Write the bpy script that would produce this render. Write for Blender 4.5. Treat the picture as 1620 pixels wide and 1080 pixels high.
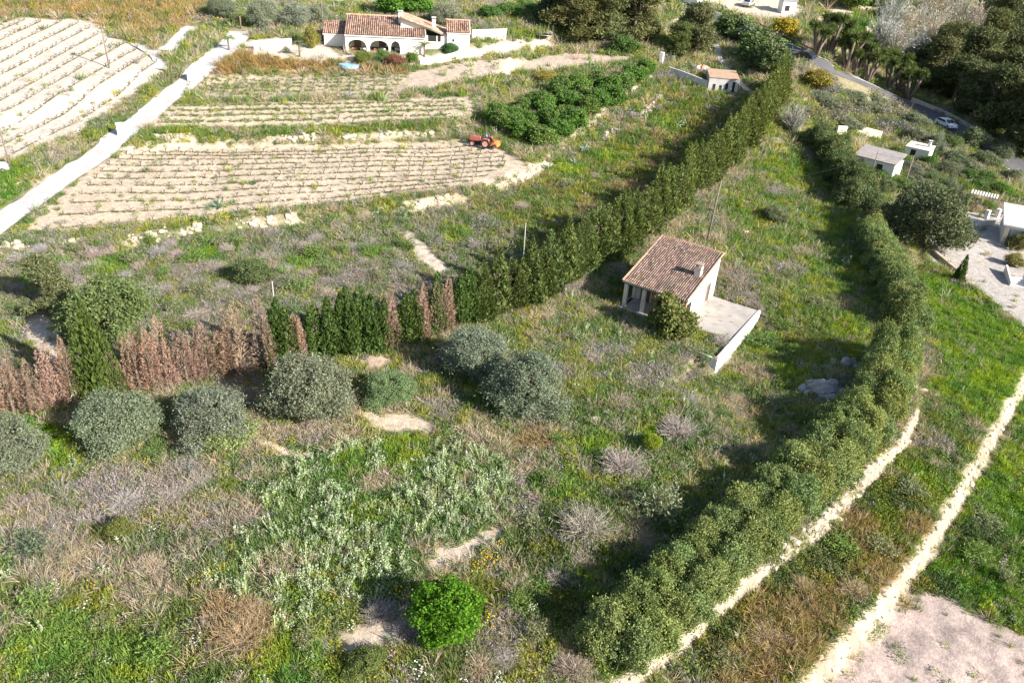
import math, random
import numpy as np
# ------------------------------------------------------------------ camera geometry (world metres)
CAM_H, PITCH, ROLL, FPX = 36.0, math.radians(30.5), math.radians(4.0), 1240.0
_R0 = np.array([1.0, 0, 0]); _U0 = np.array([0, math.sin(PITCH), math.cos(PITCH)])
CF = np.array([0, math.cos(PITCH), -math.sin(PITCH)])
CR = _R0*math.cos(ROLL) + _U0*math.sin(ROLL)
CU = _U0*math.cos(ROLL) - _R0*math.sin(ROLL)
CAM = np.array([0, 0, CAM_H])

def ray(px, py):
    return CF + CR*((px-810.0)/FPX) + CU*((540.0-py)/FPX)
def G(px, py, z=0.0):
    d = ray(px, py); t = (z-CAM_H)/d[2]
    return CAM + d*t
def pix(p):
    q = np.asarray(p, float)-CAM; d = q@CF
    return 810+FPX*(q@CR)/d, 540-FPX*(q@CU)/d
def depth(p): return (np.asarray(p, float)-CAM)@CF
def sstep(a, b, x):
    t = np.clip((x-a)/(b-a), 0, 1); return t*t*(3-2*t)
import bpy, bmesh
from mathutils import Matrix, Vector
scene = bpy.context.scene
for o in list(bpy.data.objects): bpy.data.objects.remove(o)
COL = scene.collection
# ------------------------------------------------------------------ camera
cam_d = bpy.data.cameras.new('camera'); cam = bpy.data.objects.new('camera', cam_d); COL.objects.link(cam)
cam_d.sensor_width = 36.0; cam_d.lens = 36.0*FPX/1620.0; cam_d.clip_end = 6000.0; cam_d.clip_start = 0.5
cam.matrix_world = Matrix(((CR[0], CU[0], -CF[0], 0), (CR[1], CU[1], -CF[1], 0), (CR[2], CU[2], -CF[2], CAM_H), (0, 0, 0, 1)))
scene.camera = cam
# ------------------------------------------------------------------ light: low warm sun from behind the right shoulder
SUN_EL = math.radians(29.5); SUN_TO = np.array([0.85, -0.52]); SUN_TO = SUN_TO/np.linalg.norm(SUN_TO)
sun_d = bpy.data.lights.new('sun', 'SUN'); sun_d.energy = 5.0; sun_d.angle = math.radians(0.55); sun_d.color = (1.0, 0.95, 0.87)
sun = bpy.data.objects.new('sun', sun_d); COL.objects.link(sun)
_sd = Vector((SUN_TO[0]*math.cos(SUN_EL), SUN_TO[1]*math.cos(SUN_EL), math.sin(SUN_EL)))
sun.rotation_euler = _sd.to_track_quat('Z', 'Y').to_euler(); sun.location = (60, -40, 80)
world = bpy.data.worlds.new('World'); scene.world = world; world.use_nodes = True
wn = world.node_tree; bg = wn.nodes['Background']; sky = wn.nodes.new('ShaderNodeTexSky')
sky.sky_type = 'NISHITA'; sky.sun_disc = False; sky.sun_elevation = SUN_EL
sky.sun_rotation = math.atan2(SUN_TO[0], SUN_TO[1]); sky.altitude = 100
wn.links.new(sky.outputs[0], bg.inputs[0]); bg.inputs[1].default_value = 0.09
scene.view_settings.view_transform = 'Standard'; scene.view_settings.look = 'None'
scene.view_settings.exposure = 1.22; scene.view_settings.gamma = 1.0; scene.view_settings.use_curve_mapping = False
scene.cycles.max_bounces = 5; scene.cycles.diffuse_bounces = 2; scene.cycles.transparent_max_bounces = 8
scene.cycles.transmission_bounces = 3; scene.cycles.glossy_bounces = 2
scene.cycles.use_denoising = True
rng = np.random.default_rng(7); random.seed(7)

# ------------------------------------------------------------------ terrain
def pts(lst, z=0.0): return np.array([G(a, b, z)[:2] for a, b in lst])
def sdist(poly, X, Y):
    """signed distance to polygon, positive inside"""
    d2 = np.full(X.shape, 1e18); ins = np.zeros(X.shape, bool); n = len(poly)
    for i in range(n):
        ax, ay = poly[i]; bx, by = poly[(i+1) % n]
        ex, ey = bx-ax, by-ay; L = ex*ex+ey*ey+1e-12
        t = np.clip(((X-ax)*ex+(Y-ay)*ey)/L, 0, 1)
        d2 = np.minimum(d2, (X-ax-t*ex)**2+(Y-ay-t*ey)**2)
        c = (ay > Y) != (by > Y)
        ins ^= c & (X < ex*(Y-ay)/(ey if abs(ey) > 1e-9 else 1e-9)+ax)
    d = np.sqrt(d2); return np.where(ins, d, -d)
def vnoise(X, Y, s, seed=0):
    X = np.asarray(X, float)/s+1000.3; Y = np.asarray(Y, float)/s+1000.7
    xi = np.floor(X).astype(np.int64); yi = np.floor(Y).astype(np.int64); fx = X-xi; fy = Y-yi
    fx = fx*fx*(3-2*fx); fy = fy*fy*(3-2*fy)
    def h(a, b):
        n = (a*374761393+b*668265263+seed*982451653) & 0x7fffffff
        n = ((n ^ (n >> 13))*1274126177) & 0x7fffffff
        return ((n ^ (n >> 16)) & 0xffff)/65535.0
    return (h(xi, yi)*(1-fx)+h(xi+1, yi)*fx)*(1-fy)+(h(xi, yi+1)*(1-fx)+h(xi+1, yi+1)*fx)*fy
def fbm(X, Y, s, seed=0): return (vnoise(X, Y, s, seed)*.5+vnoise(X, Y, s*.47, seed+5)*.3+vnoise(X, Y, s*.21, seed+9)*.2)

def zbase(X, Y):
    R = .075*np.clip(Y-66, 0, 39)+.15*np.clip(Y-105, 0, 45)+.10*np.clip(Y-150, 0, 2000)
    xh = -4+(Y-65)*.6
    F = 1-.65*sstep(-2, 26, X-xh)-.47*sstep(26, 70, X-xh)
    far = .11*np.clip(Y-200, 0, 300)*sstep(20, 80, X-xh)
    return R*F+far+.35*(vnoise(X, Y, 9, 3)-.5)+.12*(vnoise(X, Y, 2.3, 4)-.5)
_U1 = np.vstack([[[-400, 74]], pts([(-160, 402), (0, 392), (110, 386), (200, 374), (300, 360), (450, 346), (560, 336), (700, 322), (790, 302), (850, 280), (900, 246), (960, 212), (1020, 182), (1042, 152), (1056, 120)], 2.0), [[70, 260], [60, 900], [-900, 900], [-900, 74]]])
_U2 = np.vstack([pts([(-160, 300), (45, 262), (120, 210), (190, 226), (300, 217), (520, 220), (690, 214), (752, 196), (800, 150), (880, 118), (1000, 100), (1030, 90)], 4.5), [[60, 300], [60, 900], [-900, 900], [-900, 90]]])
_U3 = np.vstack([pts([(-160, 180), (262, 110), (300, 119), (500, 114), (640, 113), (760, 100), (1000, 88)], 8.0), [[60, 300], [60, 900], [-900, 900], [-900, 130]]])
_W1 = [(905, 1130), (955, 1095), (1010, 1062), (1100, 985), (1180, 918), (1300, 828), (1380, 745), (1435, 690), (1458, 640), (1450, 560), (1456, 500), (1440, 430), (1450, 395)]
_L1 = np.vstack([pts(_W1), pts([(1400, 300), (1330, 215), (1290, 170)]), [[95, 220], [900, 220], [900, -50], [10, -50], [3, 18]]])
_W2 = [(1200, 1150), (1245, 1108), (1290, 1068), (1400, 952), (1480, 850), (1540, 745), (1600, 640), (1650, 560)]
_L2 = np.vstack([pts(_W2, -1.2), pts([(1700, 480)], -1.2), [[900, 90], [900, -50], [12, -50], [11, 18]]])
_TY3 = -3.9
_PADC = np.array([10.35, 69.3]); _PADR = -.55
def _pad(X, Y, x0, x1, y0, y1):
    c, s = math.cos(-_PADR), math.sin(-_PADR); dx, dy = X-_PADC[0], Y-_PADC[1]; lx = dx*c-dy*s; ly = dx*s+dy*c
    return np.minimum(np.minimum(lx-x0, x1-lx), np.minimum(ly-y0, y1-ly))
def terrain(X, Y):
    X = np.asarray(X, float); Y = np.asarray(Y, float); z = zbase(X, Y)
    k = sstep(-2.5, 0, _pad(X, Y, -1.5, 11.6, -2.5, 10)); z = z*(1-k)
    z = z-1.4*np.maximum(sstep(-.42, -.02, _pad(X, Y, 11.75, 60, -40, 60)), sstep(-.3, .2, _pad(X, Y, 9.8, 60, -60, _TY3)))*sstep(-8, 0, _pad(X, Y, 10, 14, -6, 5))
    z = z+1.0*sstep(-.9, .9, sdist(_U1, X, Y))+.9*sstep(-1.2, 1.2, sdist(_U2, X, Y))+.9*sstep(-1.8, 1.8, sdist(_U3, X, Y))
    z = z-1.25*sstep(-.36, .36, sdist(_L1, X, Y))-1.3*sstep(-.5, .5, sdist(_L2, X, Y))
    return z
def TZ(x, y): return float(terrain(np.array([x]), np.array([y]))[0])
def P(px, py, dz=0.0):
    """point of the terrain seen at photo pixel"""
    d = ray(px, py); t0 = 25.0; step = 1.0; t = np.arange(20, 900, .5)
    q = CAM[None]+d[None]*t[:, None]/np.linalg.norm(d)
    h = terrain(q[:, 0], q[:, 1]); k = np.argmax(q[:, 2] < h+dz)
    if q[k, 2] >= h[k]+dz: k = len(t)-1
    a = max(k-1, 0); f = (q[a, 2]-h[a]-dz)/max(1e-6, (q[a, 2]-h[a])-(q[k, 2]-h[k]))
    r = q[a]+(q[k]-q[a])*np.clip(f, 0, 1); r[2] = TZ(r[0], r[1]); return r
def PL(lst, dz=0.0): return np.array([P(a, b, dz) for a, b in lst])

# ------------------------------------------------------------------ mesh helpers
def mesh_np(name, V, Q, mat=None, own=None, smooth=False, tris=None):
    """V (n,3); Q (m,4) quads; tris (k,3); own (n,4) vertex colour"""
    V = np.asarray(V, np.float32); me = bpy.data.meshes.new(name)
    Q = np.zeros((0, 4), np.int32) if Q is None else np.asarray(Q, np.int32)
    T = np.zeros((0, 3), np.int32) if tris is None else np.asarray(tris, np.int32)
    me.vertices.add(len(V)); me.vertices.foreach_set('co', V.ravel())
    nl = Q.size+T.size; me.loops.add(nl); me.loops.foreach_set('vertex_index', np.concatenate([Q.ravel(), T.ravel()]))
    me.polygons.add(len(Q)+len(T))
    st = np.concatenate([np.arange(len(Q))*4, Q.size+np.arange(len(T))*3]).astype(np.int32)
    me.polygons.foreach_set('loop_start', st)
    if smooth: me.polygons.foreach_set('use_smooth', np.ones(len(Q)+len(T), bool))
    me.update(calc_edges=True)
    if own is not None:
        a = me.attributes.new('own', 'FLOAT_COLOR', 'POINT'); a.data.foreach_set('color', np.asarray(own, np.float32).ravel())
    if mat: me.materials.append(mat)
    return me
class MB:
    """collects boxes, prisms, tubes into one mesh"""
    def __init__(s): s.v = []; s.f = []; s.c = []
    def add(s, V, F, col=(1, 1, 1)):
        n = len(s.v); s.v += [tuple(p) for p in V]; s.f += [tuple(i+n for i in f) for f in F]; s.c += [tuple(col)+(0.,)]*len(V); return s
    def box(s, x0, x1, y0, y1, z0, z1, col=(1, 1, 1)):
        V = [(x0, y0, z0), (x1, y0, z0), (x1, y1, z0), (x0, y1, z0), (x0, y0, z1), (x1, y0, z1), (x1, y1, z1), (x0, y1, z1)]
        return s.add(V, [(0, 3, 2, 1), (4, 5, 6, 7), (0, 1, 5, 4), (1, 2, 6, 5), (2, 3, 7, 6), (3, 0, 4, 7)], col)
    def hexa(s, V, col=(1, 1, 1)):
        return s.add(V, [(0, 3, 2, 1), (4, 5, 6, 7), (0, 1, 5, 4), (1, 2, 6, 5), (2, 3, 7, 6), (3, 0, 4, 7)], col)
    def prism(s, poly, y0, y1, axis='y', col=(1, 1, 1)):
        n = len(poly)
        if axis == 'y': A = [(a, y0, b) for a, b in poly]; B = [(a, y1, b) for a, b in poly]
        elif axis == 'x': A = [(y0, a, b) for a, b in poly]; B = [(y1, a, b) for a, b in poly]
        else: A = [(a, b, y0) for a, b in poly]; B = [(a, b, y1) for a, b in poly]
        return s.add(A+B, [tuple(range(n)), tuple(range(2*n-1, n-1, -1))]+[(i, i+n, (i+1) % n+n, (i+1) % n) for i in range(n)], col)
    def tube(s, path, rad, seg=7, col=(1, 1, 1), cap=True):
        path = [Vector(p) for p in path]; n = len(path); V = []
        rad = rad if hasattr(rad, '__len__') else [rad]*n
        for i, p in enumerate(path):
            t = (path[min(i+1, n-1)]-path[max(i-1, 0)]).normalized()
            a = t.orthogonal().normalized(); b = t.cross(a)
            if i and (a.dot(pa) < 0): a = -a; b = -b
            if i: a = (pa-t*pa.dot(t)).normalized(); b = t.cross(a)
            pa = a
            V += [p+(a*math.cos(2*math.pi*k/seg)+b*math.sin(2*math.pi*k/seg))*rad[i] for k in range(seg)]
        F = [(i*seg+k, i*seg+(k+1) % seg, (i+1)*seg+(k+1) % seg, (i+1)*seg+k) for i in range(n-1) for k in range(seg)]
        if cap: F += [tuple(range(seg-1, -1, -1)), tuple(range((n-1)*seg, n*seg))]
        return s.add(V, F, col)
    def cyl(s, c, r, h, axis='z', seg=14, col=(1, 1, 1)):
        d = {'x': (1, 0, 0), 'y': (0, 1, 0), 'z': (0, 0, 1)}[axis]; c = Vector(c); d = Vector(d)*h*.5
        return s.tube([c-d, c+d], [r, r], seg, col)
    def mesh(s, name, mat, smooth=False):
        me = bpy.data.meshes.new(name); me.from_pydata(s.v, [], s.f); me.update()
        a = me.attributes.new('own', 'FLOAT_COLOR', 'POINT'); a.data.foreach_set('color', np.asarray(s.c, np.float32).ravel())
        bm = bmesh.new(); bm.from_mesh(me); bmesh.ops.recalc_face_normals(bm, faces=bm.faces); bm.to_mesh(me); bm.free()
        if smooth: me.polygons.foreach_set('use_smooth', np.ones(len(me.polygons), bool))
        me.materials.append(mat); return me
    def build(s, name, mat, parent=None, smooth=False, bevel=0):
        o = link(name, s.mesh(name, mat, smooth), parent)
        if bevel:
            m = o.modifiers.new('bevel', 'BEVEL'); m.width = bevel; m.segments = 2; m.limit_method = 'ANGLE'
        return o
def link(name, me, parent=None):
    o = bpy.data.objects.new(name, me); COL.objects.link(o)
    if parent is not None: o.parent = parent
    return o
def tag(o, label=None, cat=None, group=None, kind=None):
    if label: o['label'] = label
    if cat: o['category'] = cat
    if group: o['group'] = group
    if kind: o['kind'] = kind
    return o
def thing(name, label, cat, loc, rz=0.0, group=None, scale=None):
    o = bpy.data.objects.new(name, None); COL.objects.link(o); o.location = [float(c) for c in loc]; o.rotation_euler = (0, 0, rz)
    o.empty_display_size = .2
    if scale is not None: o.scale = scale if hasattr(scale, '__len__') else (scale,)*3
    return tag(o, label, cat, group)

# ------------------------------------------------------------------ materials
def newmat(name):
    m = bpy.data.materials.new(name); m.use_nodes = True; nt = m.node_tree; nt.nodes.clear()
    out = nt.nodes.new('ShaderNodeOutputMaterial'); return m, nt, out
def N(nt, t, **k):
    n = nt.nodes.new(t)
    for a, b in k.items(): setattr(n, a, b)
    return n
def mulc(nt, a, b, fac=1.0):
    n = N(nt, 'ShaderNodeMix', data_type='RGBA', blend_type='MULTIPLY'); n.inputs[0].default_value = fac
    for s, v in ((6, a), (7, b)):
        if hasattr(v, 'is_linked'): nt.links.new(v, n.inputs[s])
        else: n.inputs[s].default_value = tuple(v)+(1,) if len(v) == 3 else v
    return n.outputs[2]
def mixc(nt, f, a, b):
    n = N(nt, 'ShaderNodeMix', data_type='RGBA', blend_type='MIX')
    for s, v in ((0, f), (6, a), (7, b)):
        if hasattr(v, 'is_linked'): nt.links.new(v, n.inputs[s])
        elif s == 0: n.inputs[0].default_value = v
        else: n.inputs[s].default_value = tuple(v)+(1,) if len(v) == 3 else v
    return n.outputs[2]
def noise(nt, scale, detail=4, rough=.55, coord=None, lo=None, hi=None):
    n = N(nt, 'ShaderNodeTexNoise'); n.inputs['Scale'].default_value = scale; n.inputs['Detail'].default_value = detail; n.inputs['Roughness'].default_value = rough
    if coord is not None: nt.links.new(coord, n.inputs['Vector'])
    o = n.outputs[0]
    if lo is not None:
        r = N(nt, 'ShaderNodeMapRange'); r.inputs[1].default_value = lo; r.inputs[2].default_value = hi; nt.links.new(o, r.inputs[0]); o = r.outputs[0]
    return o
def leafmat(name, src='object', trans=.28, spec=.15, rough=.6):
    m, nt, out = newmat(name); L = nt.links.new
    own = N(nt, 'ShaderNodeAttribute', attribute_name='own')
    if src == 'object':
        oi = N(nt, 'ShaderNodeObjectInfo'); t = oi.outputs['Color']
    else:
        t = N(nt, 'ShaderNodeAttribute', attribute_name='tint', attribute_type='INSTANCER').outputs['Color']
    c = mixc(nt, own.outputs['Alpha'], mulc(nt, t, own.outputs['Color']), own.outputs['Color'])
    p = N(nt, 'ShaderNodeBsdfPrincipled'); L(c, p.inputs['Base Color']); p.inputs['Roughness'].default_value = rough
    p.inputs['Specular IOR Level'].default_value = spec
    tr = N(nt, 'ShaderNodeBsdfTranslucent'); L(mulc(nt, c, (1.15, 1.2, .75)), tr.inputs['Color'])
    mx = N(nt, 'ShaderNodeMixShader'); mx.inputs[0].default_value = trans
    L(p.outputs[0], mx.inputs[1]); L(tr.outputs[0], mx.inputs[2]); L(mx.outputs[0], out.inputs[0]); return m
def plain(name, col, rough=.8, var=.18, scale=3.0, bump=.15, bscale=20., use_own=True, metal=0., spec=.3, dirt=None, dscale=.7, objcol=False):
    """rough matter: colour x vertex tint x world noise, with fine relief"""
    m, nt, out = newmat(name); L = nt.links.new
    geo = N(nt, 'ShaderNodeNewGeometry'); pos = geo.outputs['Position']
    c = col
    nz = noise(nt, scale, 5, .6, pos, .3, .7)
    c = mixc(nt, nz, tuple(v*(1-var) for v in col), tuple(min(1, v*(1+var)) for v in col))
    if dirt is not None:
        c = mixc(nt, noise(nt, dscale, 6, .65, pos, .5, .72), c, dirt)
    if use_own:
        c = mulc(nt, c, N(nt, 'ShaderNodeAttribute', attribute_name='own').outputs['Color'])
    if objcol: c = mulc(nt, c, N(nt, 'ShaderNodeObjectInfo').outputs['Color'])
    p = N(nt, 'ShaderNodeBsdfPrincipled'); L(c, p.inputs['Base Color']); p.inputs['Roughness'].default_value = rough
    p.inputs['Metallic'].default_value = metal; p.inputs['Specular IOR Level'].default_value = spec
    if bump:
        b = N(nt, 'ShaderNodeBump'); b.inputs['Strength'].default_value = bump; b.inputs['Distance'].default_value = .05
        L(noise(nt, bscale, 4, .6, pos), b.inputs['Height']); L(b.outputs[0], p.inputs['Normal'])
    L(p.outputs[0], out.inputs[0]); return m
M = {}
M['leaf'] = leafmat('foliage'); M['veg'] = leafmat('ground_cover_leaves', 'inst', .30, .1, .7)
M['twig'] = leafmat('dry_twigs', 'object', .1, .1, .8)
M['bark'] = plain('bark', (.17, .13, .10), .9, .3, 6, .5, 14)
M['white'] = plain('whitewash', (.70, .67, .62), .85, .05, .8, .08, 30, dirt=(.62, .57, .5), dscale=.6)
M['render'] = plain('cream_render', (.68, .60, .49), .9, .07, .9, .12, 25, dirt=(.5, .42, .33), dscale=.6)
M['concrete'] = plain('concrete', (.36, .33, .30), .9, .12, 1.2, .2, 22, dirt=(.25, .225, .20), dscale=.9)
M['tile'] = plain('clay_tile', (.325, .245, .195), .85, .15, 5, .2, 30)
M['brick'] = plain('brick', (.36, .17, .11), .9, .2, 9, .3, 30)
M['wood'] = plain('weathered_wood', (.16, .11, .075), .85, .25, 7, .3, 40)
M['polewood'] = plain('pole_wood', (.20, .16, .13), .85, .2, 4, .2, 30)
M['stone'] = plain('limestone', (.46, .39, .305), .9, .2, 2.6, .5, 9, dirt=(.42, .36, .28), dscale=1.6)
M['greyrock'] = plain('grey_rock', (.33, .32, .31), .9, .25, 2.2, .6, 7, dirt=(.2, .19, .18), dscale=1.4)
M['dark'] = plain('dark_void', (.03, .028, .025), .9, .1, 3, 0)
M['metal'] = plain('grey_metal', (.35, .36, .37), .45, .1, 4, .05, 30, metal=.5)
M['rubber'] = plain('tyre_rubber', (.025, .025, .025), .8, .2, 9, .1)
M['paint'] = plain('vehicle_paint', (.9, .9, .9), .35, .04, 3, 0, spec=.5, objcol=True)
M['glass'] = plain('car_glass', (.02, .025, .03), .12, .05, 3, 0, spec=.8)
M['cloth'] = plain('cloth', (.8, .8, .8), .9, .15, 12, .2, objcol=True)
M['gravelroof'] = plain('shed_roof', (.42, .29, .20), .9, .2, 1.2, .3, 14, dirt=(.55, .33, .2), dscale=.5)
M['block'] = plain('concrete_block', (.55, .52, .50), .9, .1, 1.5, .15, 14, dirt=(.4, .37, .35), dscale=.7)
# ------------------------------------------------------------------ ground regions (world outlines found from the photo)
def W(lst): return PL(lst)[:, :2]
VINE1 = W([(32, 370), (85, 322), (120, 290), (152, 262), (205, 232), (300, 226), (520, 228), (735, 221), (800, 238), (834, 258), (826, 280), (760, 296), (640, 310), (480, 328), (350, 343), (200, 357), (70, 368)])
VINE2 = W([(228, 190), (268, 166), (420, 162), (600, 160), (742, 153), (752, 176), (715, 190), (560, 199), (400, 203), (250, 205)])
VINE3 = W([(283, 150), (300, 121), (420, 122), (640, 118), (655, 140), (625, 155), (480, 152), (360, 156)])
VINEL = W([(-120, 70), (35, 28), (150, 34), (178, 60), (230, 74), (268, 103), (225, 140), (120, 212), (45, 247), (-40, 270), (-140, 300)])
YARD = W([(640, 118), (700, 104), (800, 92), (900, 84), (1000, 90), (1004, 97), (900, 108), (820, 116), (760, 124), (690, 139), (650, 142)])
SANDBR = W([(1290, 1100), (1330, 1052), (1400, 985), (1440, 945), (1480, 928), (1530, 962), (1580, 990), (1640, 1010), (1800, 1060), (1800, 1200), (1290, 1200)])
DRIVE = W([(1464, 378), (1500, 352), (1530, 335), (1590, 340), (1640, 360), (1700, 400), (1700, 540), (1640, 530), (1590, 495), (1560, 470), (1530, 445), (1500, 432), (1470, 415)])
PATHM = W([(638, 370), (660, 368), (675, 385), (700, 408), (716, 428), (690, 435), (660, 410)])
PATHF = W([(668, 903), (690, 872), (760, 845), (830, 812), (832, 820), (790, 850), (740, 885), (690, 912)])
SAND1 = W([(570, 655), (640, 650), (690, 662), (710, 675), (660, 692), (600, 690)])
SAND2 = W([(560, 572), (600, 560), (628, 572), (600, 585)])
SAND3 = W([(400, 690), (440, 700), (500, 722), (470, 735), (410, 712)])
SAND4 = W([(30, 480), (90, 500), (110, 560), (85, 590), (40, 540)])
SAND5 = W([(505, 1010), (560, 985), (640, 980), (640, 1010), (560, 1035), (510, 1040)])
VGARDEN = W([(380, 66), (440, 60), (510, 72), (545, 86), (660, 90), (790, 66), (850, 62), (880, 72), (800, 84), (690, 104), (560, 96), (470, 98), (390, 84)])
FARSOIL = W([(1278, 40), (1310, 14), (1360, 8), (1400, 14), (1345, 26), (1322, 44), (1300, 44)])
ROADSIDE = W([(1090, -10), (1140, 15), (1200, 32), (1235, 36), (1280, 20), (1240, -10)])
HILLTL = W([(-150, 40), (30, 25), (160, 34), (240, 70), (330, 20), (330, -40), (-150, -40)])
MEADOWV = W([(300, 116), (345, 84), (400, 86), (500, 100), (640, 104), (640, 114), (500, 116)])
TRACK = [(-60, 408), (0, 352), (60, 312), (120, 268), (190, 215), (260, 158), (315, 112), (350, 84), (372, 66), (380, 48)]
SOILS = [(VINE1, (.49, .40, .31), .5), (VINE2, (.48, .395, .305), .5), (VINE3, (.41, .34, .26), .6), (VINEL, (.54, .47, .405), .6), (YARD, (.44, .36, .29), .8),
         (SANDBR, (.42, .335, .30), .5), (DRIVE, (.40, .365, .34), .25), (PATHM, (.52, .45, .37), .5), (PATHF, (.55, .45, .36), .5), (SAND1, (.52, .43, .33), .9), (SAND2, (.46, .35, .27), .8),
         (SAND3, (.52, .43, .33), .7), (SAND4, (.50, .43, .36), .8), (SAND5, (.50, .41, .33), .8), (VGARDEN, (.56, .48, .40), 1.0), (FARSOIL, (.60, .48, .36), 1.5), (ROADSIDE, (.56, .47, .38), 2.0)]
GREENR = W([(1440, 430), (1500, 440), (1580, 500), (1700, 560), (1640, 640), (1560, 680), (1500, 600), (1470, 520)])
GREENR2 = W([(1620, 640), (1700, 560), (1800, 800), (1700, 1010), (1560, 980), (1460, 900), (1500, 840), (1560, 740)])

def grid_axis(segs):
    a = []
    for lo, hi, st in segs: a += list(np.arange(lo, hi, st))
    return np.array(a+[segs[-1][1]])
gx = np.concatenate([-np.geomspace(150, 3000, 16)[::-1], grid_axis([(-145, -62, 1.1), (-62, 66, .42), (66, 150, 1.1)]), np.geomspace(155, 3000, 16)])
gy = np.concatenate([[-600, -200, -60, -10, 10], grid_axis([(18, 92, .42), (92, 150, .75), (150, 260, 1.6)]), np.geomspace(264, 4000, 22)])
GX, GY = np.meshgrid(gx, gy); gxv = GX.ravel(); gyv = GY.ravel()
gz = terrain(gxv, gyv)
n1 = fbm(gxv, gyv, 14, 11); n2 = fbm(gxv, gyv, 3.2, 21); n3 = vnoise(gxv, gyv, 1.1, 31)
olive_ = np.array([.135, .15, .065]); straw_ = np.array([.29, .25, .165]); soil_ = np.array([.43, .355, .275]); green_ = np.array([.15, .185, .06])
w = sstep(.40, .62, n2*.6+n1*.4)[:, None]; gcol = olive_*(1-w)+straw_*w
w = sstep(.58, .74, n1*.35+n3*.25+n2*.4)[:, None]; gcol = gcol*(1-w)+soil_*w
for poly in (GREENR, GREENR2):
    w = sstep(-1, 1, sdist(poly, gxv, gyv))[:, None]; gcol = gcol*(1-w)+green_*w
w = sstep(-2, 2, sdist(HILLTL, gxv, gyv))[:, None]; gcol = gcol*(1-w)+(np.array([.27, .23, .11])*(1-n2[:, None])+np.array([.17, .18, .07])*n2[:, None])*w*1.0
w = sstep(-1, 1, sdist(MEADOWV, gxv, gyv))[:, None]; gcol = gcol*(1-w)+np.array([.25, .18, .08])*w
bare = np.zeros(len(gxv))
for poly, c, soft in SOILS:
    d = sdist(poly, gxv, gyv)+(n3-.5)*soft*1.6
    w = sstep(-soft*.5, soft*.5, d)[:, None]; gcol = gcol*(1-w)+np.array(c)*(.9+.2*n2[:, None])*w; bare = np.maximum(bare, w[:, 0])
# pale eroded face of the terrace banks
for poly, hw in ((_U1, .9), (_U2, 1.1)):
    d = sdist(poly, gxv, gyv); w = (sstep(hw+.2, 0, np.abs(d))*sstep(.42, .6, fbm(gxv, gyv, 4, 77)))[:, None]*.8; gcol = gcol*(1-w)+np.array([.52, .44, .345])*w
for poly, hw in ((_L1, .5), (_L2, .68)):
    d = sdist(poly, gxv, gyv); w = sstep(hw*1.2, hw*.3, np.abs(d)+(n3-.5)*.9)[:, None]; gcol = gcol*(1-w)+np.array([.40, .335, .26])*(.65+.6*vnoise(gxv, gyv, .8, 88)[:, None])*w
# bare stony spots in the weeds
for a, b, r_ in ((150, 775, 2.2), (245, 752, 1.8), (305, 737, 1.6), (95, 815, 1.6), (30, 795, 1.5), (700, 668, 2.0), (740, 655, 1.5), (560, 1005, 1.0), (1200, 430, 1.2), (1190, 395, 1.5), (860, 470, 1.4), (1000, 570, 1.0), (1150, 560, 1.0), (330, 500, 2.0), (300, 485, 1.5), (60, 470, 2.0)):
    q = P(a, b); w = (sstep(r_, r_*.4, np.hypot(gxv-q[0], gyv-q[1])+(n3-.5)*1.6))[:, None]*.9; gcol = gcol*(1-w)+soil_*w; bare = np.maximum(bare, w[:, 0]*.7)
# clods and tractor ruts in the soil
sb = sdist(SANDBR, gxv, gyv); gz = gz+np.where(sb > -.3, .26*(vnoise(gxv, gyv, .9, 51)-.5)+.24*(vnoise(gxv, gyv, 1.9, 52)-.5), 0)
gz = gz-.10*sstep(.35, .0, np.abs(vnoise(gxv, gyv, 5, 53)-.5)*6)*(sb > 0)
nx, ny = len(gx), len(gy); idx = np.arange(nx*ny).reshape(ny, nx)
Q = np.stack([idx[:-1, :-1], idx[:-1, 1:], idx[1:, 1:], idx[1:, :-1]], -1).reshape(-1, 4)
def groundmat():
    m, nt, out = newmat('earth_and_litter'); L = nt.links.new
    pos = N(nt, 'ShaderNodeNewGeometry').outputs['Position']
    g = N(nt, 'ShaderNodeAttribute', attribute_name='own')
    c = mulc(nt, g.outputs['Color'], mixc(nt, noise(nt, 1.7, 7, .68, pos, .3, .7), (.66, .66, .68), (1.28, 1.26, 1.2)))
    c = mulc(nt, c, mixc(nt, noise(nt, 9.0, 5, .7, pos, .3, .7), (.72, .72, .72), (1.22, 1.2, 1.18)))
    peb = N(nt, 'ShaderNodeTexVoronoi'); peb.inputs['Scale'].default_value = 5.5; L(pos, peb.inputs['Vector'])
    r = N(nt, 'ShaderNodeMapRange'); r.inputs[1].default_value = .10; r.inputs[2].default_value = .16; r.inputs[3].default_value = 1; r.inputs[4].default_value = 0; L(peb.outputs['Distance'], r.inputs[0])
    c = mixc(nt, r.outputs[0], c, mulc(nt, c, (1.35, 1.32, 1.28)))
    p = N(nt, 'ShaderNodeBsdfPrincipled'); L(c, p.inputs['Base Color']); p.inputs['Roughness'].default_value = .95; p.inputs['Specular IOR Level'].default_value = .1
    b = N(nt, 'ShaderNodeBump'); b.inputs['Strength'].default_value = .7; b.inputs['Distance'].default_value = .12
    L(noise(nt, 3.5, 8, .7, pos), b.inputs['Height']); L(b.outputs[0], p.inputs['Normal']); L(p.outputs[0], out.inputs[0]); return m
M['ground'] = groundmat()
own = np.concatenate([np.clip(gcol, 0, 1), bare[:, None]], 1)
ground = link('ground', mesh_np('ground', np.stack([gxv, gyv, gz], 1), Q, M['ground'], own, smooth=True)); tag(ground, kind='structure')

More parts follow.
